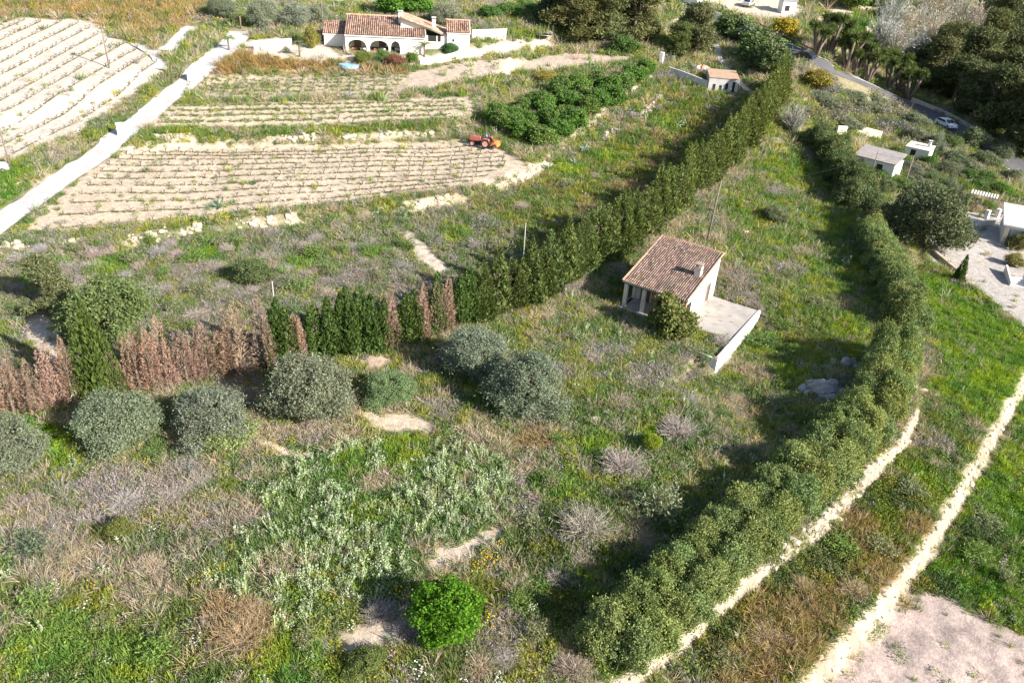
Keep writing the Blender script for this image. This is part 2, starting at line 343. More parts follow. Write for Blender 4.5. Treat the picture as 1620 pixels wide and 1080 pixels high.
def ribbon(name, path, width, mat, lift=.05, step=.8, wob=.12, own=(1, 1, 1), crown=.0, seed=1, nw=5):
    """a strip of road draped on the terrain"""
    path = np.asarray(path)[:, :2]; seg = np.linalg.norm(np.diff(path, axis=0), axis=1); s = np.concatenate([[0], np.cumsum(seg)])
    t = np.arange(0, s[-1], step); c = np.stack([np.interp(t, s, path[:, 0]), np.interp(t, s, path[:, 1])], 1)
    k = np.ones(7)/7; cp = np.pad(c, ((3, 3), (0, 0)), 'edge'); c = np.stack([np.convolve(cp[:, i], k, 'valid') for i in (0, 1)], 1)
    d = np.gradient(c, axis=0); d /= np.linalg.norm(d, axis=1)[:, None]; n = np.stack([d[:, 1], -d[:, 0]], 1)
    width = np.interp(t, s, width) if hasattr(width, '__len__') else np.full(len(t), width)
    V = []; 
    for j in range(nw):
        u = j/(nw-1)*2-1; off = u*width/2
        if abs(u) == 1: off = off+wob*(vnoise(t*1.3, t*0+u*7, 1.5, seed)-.5)*4
        q = c+n*off[:, None]; V.append(np.column_stack([q, terrain(q[:, 0], q[:, 1])+lift+crown*(1-u*u)]))
    zc = np.mean([v[:, 2] for v in V], 0)
    zc = np.convolve(np.pad(zc, 4, 'edge'), np.ones(9)/9, 'valid')
    for v in V: v[:, 2] = np.maximum(v[:, 2], zc+.02)
    global LASTV; LASTV = V; m = len(t); VV = np.concatenate(V); ii = np.arange(nw*m).reshape(nw, m)
    Q = np.stack([ii[:-1, :-1], ii[1:, :-1], ii[1:, 1:], ii[:-1, 1:]], -1).reshape(-1, 4)
    o = link(name, mesh_np(name, VV, Q, mat, np.tile(np.array(list(own)+[0.]), (len(VV), 1)), True)); tag(o, kind='structure'); return o, c, n, t
M['track'] = plain('white_gravel', (.47, .45, .435), .95, .12, .9, .4, 12, dirt=(.38, .35, .31), dscale=.5)
M['asphalt'] = plain('asphalt', (.105, .10, .105), .9, .12, 1.5, .2, 30, dirt=(.14, .135, .13), dscale=.2)
M['roadline'] = plain('road_paint', (.7, .7, .68), .7, .1, 2, 0)
ribbon('gravel_track', PL(TRACK), [3.0, 3.0, 3.1, 3.2, 3.4, 3.5, 3.7, 4.0, 3.8, 3.4], M['track'], .035, wob=.11, nw=7)
ribbon('gravel_track', PL([(258, 84), (272, 74), (290, 52), (312, 40)]), 2.4, M['track'], .06, seed=4)
ribbon('gravel_track', PL([(208, 64), (238, 80), (262, 102), (246, 116)]), 2.2, M['track'], .05, seed=5)
ROAD = PL([(1010, -40), (1060, -4), (1105, 14), (1150, 34), (1210, 62), (1262, 88), (1310, 112), (1380, 142), (1440, 168), (1510, 205), (1560, 236), (1620, 272), (1680, 310)])
_, rc, rn, rt = ribbon('road', ROAD, 6.4, M['asphalt'], .12, 1.2, 0, crown=.03)
ROADZ = LASTV[2][:, 2]
for sgn, edge in ((-1, LASTV[0]), (1, LASTV[-1])):
    rows_ = [edge-np.array([0, 0, .01])]
    for o_, dz in ((.5, -.12), (1.4, -.6), (2.8, -1.4), (4.5, -2.6)):
        q = edge.copy(); q[:, :2] += rn*sgn*o_; q[:, 2] = np.minimum(edge[:, 2]-.02, np.maximum(edge[:, 2]+dz, terrain(q[:, 0], q[:, 1])-.15)); rows_.append(q)
    mm = len(edge); ii = np.arange(5*mm).reshape(5, mm); Q_ = np.stack([ii[:-1, :-1], ii[1:, :-1], ii[1:, 1:], ii[:-1, 1:]], -1).reshape(-1, 4)
    tag(link('road_embankment', mesh_np('road_embankment', np.concatenate(rows_), Q_, M['ground'], np.tile([.26, .23, .14, 0.], (5*mm, 1)), True)), kind='structure')
for off in (-2.9, 2.9): ribbon('road_edge_line', rc+rn*off, .16, M['roadline'], .165, 1.2, 0, nw=2)
for k in range(4, len(rc)-4, 7): ribbon('road_centre_line', rc[k:k+4], .14, M['roadline'], .19, .6, 0, nw=2)
ribbon('foot_path', PL([(1128, 52), (1135, 80), (1142, 100), (1166, 128), (1190, 150)]), 1.1, M['track'], .05, seed=8)
# ------------------------------------------------------------------ plant shapes
def unit(v): return v/np.maximum(np.linalg.norm(v, axis=-1, keepdims=True), 1e-9)
def diamonds(c, d, n, l, wd, own):
    """leaf-shaped faces: centre c, long axis d, facing n"""
    d = unit(d); s = unit(np.cross(d, n)); l = np.asarray(l)[:, None] if np.ndim(l) else l; wd = np.asarray(wd)[:, None] if np.ndim(wd) else wd
    V = np.stack([c-d*l/2, c+s*wd/2-d*l*.08, c+d*l/2, c-s*wd/2-d*l*.08], 1).reshape(-1, 3)
    Q = np.arange(len(V)).reshape(-1, 4); return V, Q, np.repeat(own, 4, axis=0)
def strips(base, tip, bend, wd, own, r):
    """thin two-piece blades or sticks from base to tip, sagging by bend"""
    n = len(base); mid = (base+tip)/2+bend; ax = unit(tip-base); s = unit(np.cross(ax, unit(r.normal(size=(n, 3))))); wd = np.asarray(wd).reshape(-1, 1)
    V = np.stack([base-s*wd/2, base+s*wd/2, mid-s*wd*.42, mid+s*wd*.42, tip-s*wd*.12, tip+s*wd*.12], 1).reshape(-1, 3)
    b = np.arange(n)[:, None]*6
    Q = np.concatenate([b+np.array([[0, 1, 3, 2]]), b+np.array([[2, 3, 5, 4]])]); return V, Q, np.repeat(own, 6, axis=0)
def join(parts):
    V, Q, O = [], [], []; k = 0
    for v, q, o in parts: V.append(v); Q.append(q+k); O.append(o); k += len(v)
    return np.concatenate(V), np.concatenate(Q), np.concatenate(O)
def shade(r, n, lo=.7, hi=1.25, warm=.0):
    v = r.uniform(lo, hi, n); w = r.normal(0, .06, n)+warm; return np.stack([v*(1+w), v, v*(1-w), np.zeros(n)], 1)
def crown_np(seed, lobes, clumps, per, ll, lw, cr, up=.25, hang=0., zmin=.05, lo=.7, hi=1.3, shell=.22):
    """leaf clumps spread through the outer volume of a set of lobes"""
    r = np.random.default_rng(seed); L = np.array(lobes, float); a = L[:, 3]*L[:, 4]+L[:, 3]*L[:, 5]; k = r.choice(len(L), clumps*2, p=a/a.sum())
    u = unit(r.normal(size=(clumps*2, 3))); rad = 1-np.abs(r.normal(0, shell, clumps*2)); C = L[k, :3]+u*L[k, 3:6]*rad[:, None]
    q = (C[:, None]-L[None, :, :3])/L[None, :, 3:6]; inside = ((q**2).sum(2) < .5).sum(1); keep = (inside == 0) & (C[:, 2] > zmin)
    C = C[keep][:clumps]; u = u[keep][:clumps]; m = len(C)
    cs = r.uniform(.6, 1.35, m); cv = r.uniform(.82, 1.18, m)
    c = (C[:, None]+r.normal(size=(m, per, 3))*(cr*cs)[:, None, None]*np.array([1, 1, .75])).reshape(-1, 3); c[:, 2] = np.maximum(c[:, 2], .03)
    uu = np.repeat(u, per, axis=0); n = unit(uu*.9+r.normal(size=c.shape)*.7+np.array([0, 0, up])); d = unit(r.normal(size=c.shape)+uu*.5+np.array([0, 0, -hang]))
    o = shade(r, len(c), lo, hi); o[:, :3] *= np.repeat(cv, per)[:, None]
    s = r.uniform(.7, 1.3, len(c)); return diamonds(c, d, n, ll*s, lw*s, o)
def dome_lobes(seed, R, Hh, k, base=.35, flat=1.0, sm=(.22, .46)):
    r = np.random.default_rng(seed); L = [(0, 0, Hh*.46, R*.62, R*.62, Hh*.42)]
    for i in range(k):
        a = 2*math.pi*i/k+r.uniform(-.4, .4); e = r.uniform(.05, 1.0); rr = R*(1-.5*e)*r.uniform(.55, .8)
        s = R*r.uniform(*sm); L.append((rr*math.cos(a), rr*math.sin(a), Hh*(.22+.56*e), s, s, s*r.uniform(.75, 1.0)*flat))
    return L
def cypress_np(seed, Hh, R, leaders, n, spread=.3, ll=.42, lw=.13, feather=.35):
    r = np.random.default_rng(seed); parts = []
    for i in range(leaders):
        a = r.uniform(0, 6.28); off = R*spread*(0 if i == 0 else r.uniform(.5, 1.2)); hh = Hh*(1 if i == 0 else r.uniform(.55, .93)); rr = R*(1 if i == 0 else r.uniform(.45, .7))
        m = n//(leaders+1)*(2 if i == 0 else 1); t = r.beta(1.0, 1.25, m); ang = r.uniform(0, 6.28, m)
        prof = rr*np.minimum(1, .55+t*4)*(1-t)**.62*(1+.18*np.sin(ang*3+t*14+i))
        rad = prof*np.sqrt(r.uniform(.35, 1, m)); ca = np.stack([np.cos(ang), np.sin(ang), 0*ang], 1)
        lean = np.array([math.cos(a), math.sin(a), 0])*off
        c = ca*rad[:, None]+lean*(1-.35*t[:, None])+np.stack([0*t, 0*t, t*hh+.05], 1)
        d = unit(ca*feather+np.array([0, 0, 1])+r.normal(size=c.shape)*.25); nn = unit(ca+r.normal(size=c.shape)*.5)
        s = r.uniform(.65, 1.3, m)*(1-.35*t); parts.append(diamonds(c, d, nn, ll*s, lw*s, shade(r, m, .65, 1.3)))
    return join(parts)
def pine_np(seed, Hh, R, clumps, per, flat=.45):
    r = np.random.default_rng(seed); L = []
    for i in range(13):
        a = r.uniform(0, 6.28); t = r.uniform(.16, 1); q = R*(1.05-t*.8)*r.uniform(.2, .85); s = R*r.uniform(.32, .48)
        L.append((q*math.cos(a), q*math.sin(a), Hh*t*.92, s, s, s*r.uniform(.5, .8)))
    return crown_np(seed, L, clumps, per, .5, .13, .3, .6, -.3, .5, .65, 1.3, .25)
def twig_np(seed, R, Hh, n, wd=.03, leafy=0, ll=.12, curl=.5):
    """leafless bush: sticks fanning from the base, each with side twigs"""
    r = np.random.default_rng(seed); a = r.uniform(0, 6.28, n); e = np.sqrt(r.uniform(0, 1, n)); L = r.uniform(.6, 1.1, n)
    tip = np.stack([np.cos(a)*R*e*L, np.sin(a)*R*e*L, Hh*np.sqrt(np.maximum(.08, 1-.75*e*e))*L], 1); base = tip*np.array([.12, .12, 0])
    parts = [strips(base, tip, np.array([0, 0, .1*Hh]), np.full(n, wd), shade(r, n, .65, 1.25), r)]
    for g in range(5):
        f = r.uniform(.3, 1.0, n)[:, None]; b = base+(tip-base)*f+np.array([0, 0, .2*Hh])*(f*(1-f)); t2 = b+unit(r.normal(size=(n, 3))*.8+unit(tip-base))*r.uniform(.12, .32, n)[:, None]*max(R, .6)*.75
        t2[:, 2] = np.maximum(t2[:, 2], .03); parts.append(strips(b, t2, np.zeros(3), np.full(n, wd*.7), shade(r, n, .65, 1.3), r))
    if leafy:
        k = r.integers(0, n, leafy); f = r.uniform(.4, 1.05, leafy)[:, None]; c = base[k]+(tip-base)[k]*f+r.normal(size=(leafy, 3))*.12; c[:, 2] = np.maximum(c[:, 2], .04)
        parts.append(diamonds(c, r.normal(size=(leafy, 3)), r.normal(size=(leafy, 3))+[0, 0, .6], ll, ll*.5, shade(r, leafy, .7, 1.3)))
    return join(parts)
def mk(name, data, mat): return mesh_np(name, data[0], data[1], mat, data[2])
def trunk_mesh(seed, h, r0, forks=4, spread=1.0, name='trunk', fz=.45):
    rr = random.Random(seed); b = MB(); top = Vector((rr.uniform(-.15, .15), rr.uniform(-.15, .15), h*fz))
    b.tube([(0, 0, -.3), (0, 0, .02), top*.5+Vector((rr.uniform(-.08, .08), 0, 0)), top], [r0*1.4, r0*1.15, r0*.9, r0*.75], 8)
    for i in range(forks):
        a = 6.283*i/forks+rr.uniform(-.4, .4); e = top+Vector((math.cos(a)*spread, math.sin(a)*spread, h*rr.uniform(.25, .45)))
        b.tube([top-Vector((0, 0, .05)), top.lerp(e, .5)+Vector((0, 0, .1*h)), e], [r0*.55, r0*.38, r0*.15], 6)
        for j in range(2):
            e2 = top.lerp(e, .55)+Vector((rr.uniform(-.6, .6)*spread, rr.uniform(-.6, .6)*spread, h*rr.uniform(.1, .3)))
            b.tube([top.lerp(e, .5), e2], [r0*.3, r0*.1], 5)
    return b.mesh(name, M['bark'], True)
TRUNK = {'olive': trunk_mesh(1, 4.2, .28, 5, 1.3, fz=.3), 'shrub': trunk_mesh(2, 2.2, .09, 5, .7, fz=.2), 'cypress': trunk_mesh(3, 3.6, .10, 3, .2, fz=.6), 'pine': trunk_mesh(4, 6.6, .26, 6, 1.3, fz=.55), 'tree': trunk_mesh(5, 4.5, .17, 5, 1.1, fz=.35)}
CR_ = {}
for i in range(3): CR_['olive', i] = mk('crown', crown_np(20+i, dome_lobes(20+i, 3.1, 4.5, 30, sm=(.17, .33)), 420, 70, .16, .07, .24, .3, lo=.62, hi=1.35, shell=.14), M['leaf'])
for i in range(4): CR_['hedge', i] = mk('crown', crown_np(40+i, dome_lobes(40+i, 1.8, 2.6, 9), 300, 42, .13, .08, .17, .35, lo=.6, hi=1.4, shell=.2), M['leaf'])
for i in range(4): CR_['cypress', i] = mk('crown', cypress_np(60+i, 6.0, .85, 2+i % 3+(i > 1), 2800, .8), M['leaf'])
for i in range(3): CR_['leyland', i] = mk('crown', cypress_np(70+i, 6.0, 1.35, 6+i, 3600, .85, .40, .15, .85), M['leaf'])
for i in range(3): CR_['dead', i] = mk('crown', cypress_np(80+i, 6.0, .95, 3+i, 3200, .9, .28, .06, .85), M['twig'])
for i in range(3): CR_['pine', i] = mk('crown', pine_np(90+i, 9, 3.6, 470, 26), M['leaf'])
for i in range(3): CR_['tree', i] = mk('crown', crown_np(100+i, dome_lobes(100+i, 2.2, 3.4, 11), 260, 24, .30, .17, .22, .3), M['leaf'])
for i in range(2): CR_['big', i] = mk('crown', crown_np(110+i, dome_lobes(110+i, 4.2, 6.5, 22), 760, 30, .30, .13, .30, .2), M['leaf'])
for i in range(3): CR_['bare', i] = mk('crown', twig_np(120+i, 1.0, 1.0, 330, .014), M['twig'])
for i in range(2): CR_['baretree', i] = mk('crown', twig_np(130+i, 3.0, 6.0, 260, .07, 200, .3), M['twig'])
for i in range(3): CR_['wispy', i] = mk('crown', twig_np(140+i, 1.0, 1.2, 70, .03, 420, .15), M['leaf'])
CR_['lemon', 0] = mk('crown', crown_np(151, [(0, 0, 1.55, 1.45, 1.45, 1.3)]+[(1.35*math.cos(i*2.4)*math.sin(.4+i*.13), 1.35*math.sin(i*2.4)*math.sin(.4+i*.13), 1.65+1.3*math.cos(.4+i*.13), .45+.25*((i*7) % 5)/5, .45+.25*((i*3) % 5)/5, .5) for i in range(15)], 420, 32, .15, .09, .14, .35, lo=.55, hi=1.35, shell=.22), M['leaf'])
COLR = {'olive': (.275, .285, .20), 'hedge': (.18, .205, .065), 'cypress': (.10, .14, .036), 'leyland': (.10, .13, .042), 'dead': (.33, .22, .16), 'pine': (.15, .16, .062), 'tree': (.12, .20, .04), 'big': (.115, .135, .068),
        'bare': (.33, .27, .235), 'baretree': (.36, .32, .28), 'wispy': (.17, .19, .09), 'lemon': (.095, .21, .014)}
NOM = {'olive': (3.1, 4.5), 'hedge': (1.8, 2.6), 'cypress': (.85, 6), 'leyland': (1.35, 6), 'dead': (.95, 6), 'pine': (3.6, 9), 'tree': (2.2, 3.4), 'big': (4.2, 6.5), 'bare': (1, 1.3), 'baretree': (3, 6), 'wispy': (1, 1.2), 'lemon': (2, 3.3)}
TRK = {'olive': 'olive', 'hedge': 'shrub', 'cypress': 'cypress', 'leyland': 'cypress', 'dead': 'cypress', 'pine': 'pine', 'tree': 'tree', 'big': 'olive', 'lemon': 'shrub'}
_cnt = {}
def plant(name, label, cat, kind, loc, R=None, Hh=None, group=None, col=None, var=None, jit=.12, trunk=True, rz=None):
    i = _cnt[kind] = _cnt.get(kind, -1)+1; keys = [k for k in CR_ if k[0] == kind]; k = keys[(i if var is None else var) % len(keys)]
    r0, h0 = NOM[kind]; sx = (R or r0)/r0; sz = (Hh or h0)/h0
    t = thing(name, label, cat, loc, random.uniform(0, 6.28) if rz is None else rz, group, (sx*random.uniform(.92, 1.08), sx*random.uniform(.92, 1.08), sz))
    c = link('crown', CR_[k], t); cc = np.array(col or COLR[kind])*random.uniform(1-jit, 1+jit)*np.array([random.uniform(.94, 1.06), 1, random.uniform(.92, 1.08)]); c.color = (*[float(v) for v in cc], 1)
    if trunk and kind in TRK: link('trunk', TRUNK[TRK[kind]], t)
    return t
def at(px, py): return P(px, py)
ORD = 'first second third fourth fifth sixth seventh eighth ninth tenth eleventh twelfth thirteenth fourteenth fifteenth sixteenth seventeenth eighteenth nineteenth twentieth'.split()
def ordinal(n):
    if n <= 20: return ORD[n-1]
    tens = {2: 'twenty', 3: 'thirty', 4: 'forty', 5: 'fifty', 6: 'sixty', 7: 'seventy'}[n//10]
    return tens+'-'+ORD[n % 10-1] if n % 10 else tens[:-1]+'ieth'
# ------------------------------------------------------------------ olives in the foreground row
OLIVES = [(12, 742, 2.9, 3.9, 'olive tree cut by the left edge, first of the row'), (195, 702, 3.3, 4.4, 'round grey-green olive tree in front of the green cypress pair'), (338, 690, 3.0, 4.4, 'olive tree with yellow-green suckers at its foot, third of the row'),
          (493, 652, 3.55, 5.0, 'big round grey-green olive tree in the middle of the row, behind it green cypresses'), (752, 592, 3.3, 4.7, 'rear one of the two touching olive trees below the cypress hedge'), (826, 645, 3.6, 4.8, 'front one of the two touching olive trees, nearer the tiled house')]
for i, (a, b, R, Hh, lab) in enumerate(OLIVES): plant('olive_tree', lab, 'tree', 'olive', at(a, b), R, Hh, 'olive trees in the foreground row', col=(.20, .225, .15) if i < 4 else (.20, .225, .155), jit=.05)
plant('shrub', 'low rounded green shrub between the olive trees on pale soil', 'shrub', 'olive', at(615, 634), 2.35, 2.7, col=(.17, .235, .11), jit=0)
plant('shrub', 'yellow-green sucker bush at the foot of the third olive tree', 'shrub', 'hedge', at(352, 702), 2.4, 2.1, col=(.23, .27, .10), jit=0)
plant('citrus_tree', 'bright green round citrus tree alone at the bottom of the weedy plot', 'tree', 'lemon', at(702, 1000), 2.15, 3.4, jit=0)
# ------------------------------------------------------------------ the long cypress hedge
HEDGE = np.array([(-70, 668), (0, 658), (105, 640), (180, 628), (300, 606), (410, 585), (480, 566), (600, 548), (700, 522), (760, 500), (830, 478), (900, 440), (980, 392), (1060, 330), (1120, 282), (1165, 240), (1200, 195), (1232, 150)], float)
HW = PL([tuple(p) for p in HEDGE]); hs = np.concatenate([[0], np.cumsum(np.linalg.norm(np.diff(HW[:, :2], axis=0), axis=1))])
def kindat(px):
    if px < 108: return 'dead'
    if px < 178: return 'gap'
    if px < 415: return 'dead'
    for a, b in ((462, 478), (606, 632), (662, 678), (700, 712)):
        if a <= px < b: return 'dead'
    return 'cypress' if px < 760 else 'leyland'
s = 0.0; n_g = 0; n_d = 0; n_l = 0
while s < hs[-1]:
    x = np.interp(s, hs, HW[:, 0]); y = np.interp(s, hs, HW[:, 1]); px, py = pix((x, y, TZ(x, y)+3.0)); k = kindat(px)
    if k == 'gap': s += .5; continue
    x += random.uniform(-.25, .25); y += random.uniform(-.35, .35); loc = (x, y, TZ(x, y))
    if k == 'dead':
        n_d += 1; big = 1.25 if 350 < px < 395 else 1.0
        lab = f'dead brown cypress of the hedge, {ordinal(n_d)} brown one from the left edge'
        plant('dead_cypress', lab, 'tree', 'dead', loc, random.uniform(.85, 1.15)*big, random.uniform(4.0, 7.0)*big*(.95 if px > 430 else 1), 'dead brown cypresses in the hedge', jit=.1); s += random.uniform(1.05, 1.5)*big
    elif k == 'cypress':
        n_g += 1; tall = 1.15 if 120 < px < 175 else 1.0
        plant('cypress_tree', f'slim green cypress of the hedge, {ordinal(n_g)} green one from the left', 'tree', 'cypress', loc, random.uniform(1.0, 1.35), random.uniform(4.8, 6.3)*tall, 'slim green cypresses in the hedge', col=(.135, .175, .05) if px < 200 else (.088, .14, .034)); s += random.uniform(.85, 1.1)
    else:
        n_l += 1; f = min(1, (s-hs[9])/max(1, hs[-1]-hs[9]))
        plant('cypress_tree', f'bushy dark green cypress of the diagonal hedge, {ordinal(n_l)} from the slim ones', 'tree', 'cypress' if n_l % 5 in (0, 2, 4) else 'leyland', loc, random.uniform(1.25, 1.75)+.4*f, random.uniform(4.8, 7.2)+.3*f, 'bushy cypresses in the diagonal hedge', col=(.12+.03*f, .155+.02*f, .048)); s += random.uniform(1.2, 1.6)
for a, b, R, Hh in ((143, 632, 1.0, 6.4), (163, 628, 1.15, 8.4), (181, 624, .95, 6.2)):
    n_g += 1; plant('cypress_tree', 'tall green cypress in the gap of the dead row, '+{143: 'left', 163: 'tallest', 181: 'right'}[a]+' of the three', 'tree', 'cypress', at(a, b), R, Hh, 'slim green cypresses in the hedge', col=(.095, .14, .034), jit=.04)
for k_, (a, b) in enumerate(((470, 574), (622, 550), (670, 537), (690, 531), (708, 526))):
    plant('dead_cypress', f'dead brown cypress in front of the slim green ones, {ordinal(k_+1)} of five from the left', 'tree', 'dead', at(a, b), .95, random.uniform(4.8, 6.0), 'dead brown cypresses in the hedge', jit=.1)
# a few slim ones scattered just behind the dead row
for k_, (a, b) in enumerate(((232, 598), (250, 596), (268, 594), (430, 585), (560, 548))):
    plant('cypress_tree', f'thin young green cypress squeezed between hedge trees, {ordinal(k_+1)} of five from the left', 'tree', 'cypress', at(a, b), .6, 4.6, 'slim green cypresses in the hedge')
# ------------------------------------------------------------------ the clipped mastic hedge on the stone terrace, right
HR1 = [(972, 1040), (1010, 1005), (1065, 955), (1130, 893), (1200, 830), (1270, 766), (1335, 702), (1385, 650), (1402, 600), (1405, 575)]
HR2 = [(1428, 512), (1415, 470), (1398, 432), (1382, 405), (1368, 380)]
HR3 = [(1352, 330), (1330, 290), (1308, 255), (1290, 232)]
n = 0
for path, rows, sp, R, Hh, c, g in ((HR1, (-.95, .85), 1.45, 1.6, 2.9, (.198, .242, .08), 'long'), (HR2, (-.5, .5), 1.9, 1.9, 3.3, (.19, .23, .08), 'middle'), (HR3, (-.6, .8), 2.2, 2.3, 4.2, (.12, .15, .055), 'far')):
    w_ = PL(path); ss = np.concatenate([[0], np.cumsum(np.linalg.norm(np.diff(w_[:, :2], axis=0), axis=1))]); n = 0
    for s in np.arange(0, ss[-1], sp):
        dx = np.interp(s+.5, ss, w_[:, 0])-np.interp(s-.5, ss, w_[:, 0]); dy = np.interp(s+.5, ss, w_[:, 1])-np.interp(s-.5, ss, w_[:, 1]); q = math.hypot(dx, dy)+1e-6
        for ri, o_ in enumerate(rows):
            sh = random.uniform(-.3, .3)+(.8 if ri else 0); x = np.interp(s+sh, ss, w_[:, 0])+dy/q*o_; y = np.interp(s+sh, ss, w_[:, 1])-dx/q*o_; n += 1
            side = 'wall-side' if ri else 'field-side'
            plant('hedge_shrub', f'dense green shrub of the {g} stretch of terrace hedge, {ordinal((n+1)//2)} of its {side} row', 'shrub', 'hedge', (x, y, TZ(x, y)), R*random.uniform(.82, 1.12), Hh*random.uniform(.84, 1.14)*(1+.35*sstep(.6, .85, s/ss[-1])*(g == 'long')), 'shrubs of the terrace hedge', col=[(c[0]*1.12, c[1]*1.05, c[2]), c, (c[0]*.85, c[1]*.92, c[2])][n % 3], jit=.14)
# ------------------------------------------------------------------ single trees and bushes
SINGLES = [
 ('round_tree', 'large round green tree behind the pair of green cypresses on the left', 'tree', 'big', 176, 536, 3.9, 5.6, (.145, .185, .065)),
 ('young_pine', 'thin young pine with pale trunk near the left edge of the scrub', 'tree', 'pine', 78, 492, 2.6, 5.4, (.15, .17, .075)),
 ('shrub', 'dark green rounded bush in the scrub below the vineyard bank', 'shrub', 'hedge', 403, 448, 1.9, 2.4, (.11, .15, .055)),
 ('shrub', 'silvery grey shrub on the scrub between the round tree and path', 'shrub', 'hedge', 232, 478, 1.6, 2.0, (.24, .26, .17)),
 ('shrub', 'bushy green tree hiding the front corner of the tiled house', 'tree', 'tree', 1058, 528, 2.2, 3.8, (.15, .175, .05)),
 ('oak_tree', 'big dark grey-green evergreen tree beside the gravel forecourt', 'tree', 'big', 1455, 395, 5.2, 8.8, (.115, .135, .075)),
 ('oak_tree', 'lower dark evergreen tree hugging the left flank of the big one', 'tree', 'big', 1405, 375, 2.6, 4.6, (.105, .125, .06)),
 ('pencil_cypress', 'clipped column cypress standing on the pale gravel forecourt', 'tree', 'cypress', 1515, 446, .75, 3.4, (.07, .12, .02)),
 ('shrub', 'yellow-green bush between two dry pinkish bushes in the weeds', 'shrub', 'hedge', 1028, 712, 1.0, 1.5, (.23, .27, .03)),
 ('shrub', 'olive-green bush with white flowers beside the dark hollow', 'shrub', 'wispy', 1040, 815, 1.9, 2.4, (.22, .25, .15)),
 ('shrub', 'small dark bush in the dry grass at the left', 'shrub', 'hedge', 187, 850, 1.0, 1.2, (.16, .17, .05)),
 ('shrub', 'grey-green heather mound at the left edge of the dry grass', 'shrub', 'wispy', 52, 872, 1.5, 1.3, (.15, .18, .11)),
 ('shrub', 'low green bush at the bottom edge left of the citrus tree', 'shrub', 'hedge', 580, 1055, 1.2, 1.2, (.13, .17, .05)),
 ('shrub', 'round grey bush on the slope right of the tiled house', 'shrub', 'hedge', 1222, 350, 1.9, 2.3, (.16, .19, .10)),
 ('shrub', 'bright green weed mound beyond the white terrace wall', 'shrub', 'wispy', 1205, 545, 2.2, 1.3, (.14, .22, .07)),
 ('palm_shrub', 'low spiky fan palm beside the sandy path in the scrub', 'shrub', 'wispy', 643, 398, 1.5, 1.5, (.13, .18, .05)),
 ('grey_tree', 'leafless grey twiggy tree beside the far end of the cypress hedge', 'tree', 'baretree', 1252, 210, 2.6, 4.6, (.33, .31, .28)),
 ('orange_bush', 'orange and yellow flowering bush beyond the end of the cypress hedge', 'shrub', 'tree', 1290, 138, 2.8, 2.8, (.26, .21, .04)),
 ('yellow_bush', 'bright yellow mimosa bush by the road railing', 'shrub', 'tree', 1240, 58, 2.9, 3.6, (.42, .34, .04)),
 ('pink_bush', 'dry pinkish bush left of the yellow-green one in the weeds', 'shrub', 'bare', 985, 745, 2.2, 2.0, (.42, .33, .29)),
 ('pink_bush', 'dry pinkish bush behind right of the yellow-green one', 'shrub', 'bare', 1070, 690, 2.1, 2.0, (.40, .33, .28)),
 ('pink_bush', 'large dry grey-pink bush above the dark hollow', 'shrub', 'bare', 925, 845, 2.3, 2.2, (.40, .34, .28)),
 ('pink_bush', 'dry tan bush at the bottom edge under the hedge', 'shrub', 'bare', 905, 1065, 1.3, 1.2, (.38, .31, .25)),
 ('straw_bush', 'dry golden-brown grass mound at the bottom left', 'shrub', 'bare', 385, 1015, 1.9, 1.4, (.42, .30, .17)),
 ('straw_bush', 'second dry golden-brown grass mound, just above the first', 'shrub', 'bare', 400, 975, 1.3, 1.2, (.44, .31, .18)),
]
for (nm, lab, cat, kind, a, b, R, Hh, c) in SINGLES: plant(nm, lab, cat, kind, at(a, b), R, Hh, None, c, jit=0)
# orchard of bright green trees beside the tractor
ORCH = [(792, 205), (812, 210), (830, 220), (858, 228), (838, 200), (868, 205), (895, 195), (862, 182), (900, 172), (925, 160), (945, 172), (965, 150), (985, 140), (1003, 128), (1020, 118), (930, 182), (812, 196), (784, 196), (822, 182), (850, 168), (884, 214), (884, 152), (912, 148), (908, 204), (940, 140), (968, 168)]
for i, (a, b) in enumerate(ORCH): plant('orchard_tree', f'bright green leafy orchard tree, {ordinal(i+1)} counted from the tractor uphill', 'tree', 'tree', at(a, b), random.uniform(1.7, 2.5), random.uniform(2.2, 3.2), 'orchard trees beside the tractor', (.105, .195, .036) if i % 3 else (.13, .2, .05))
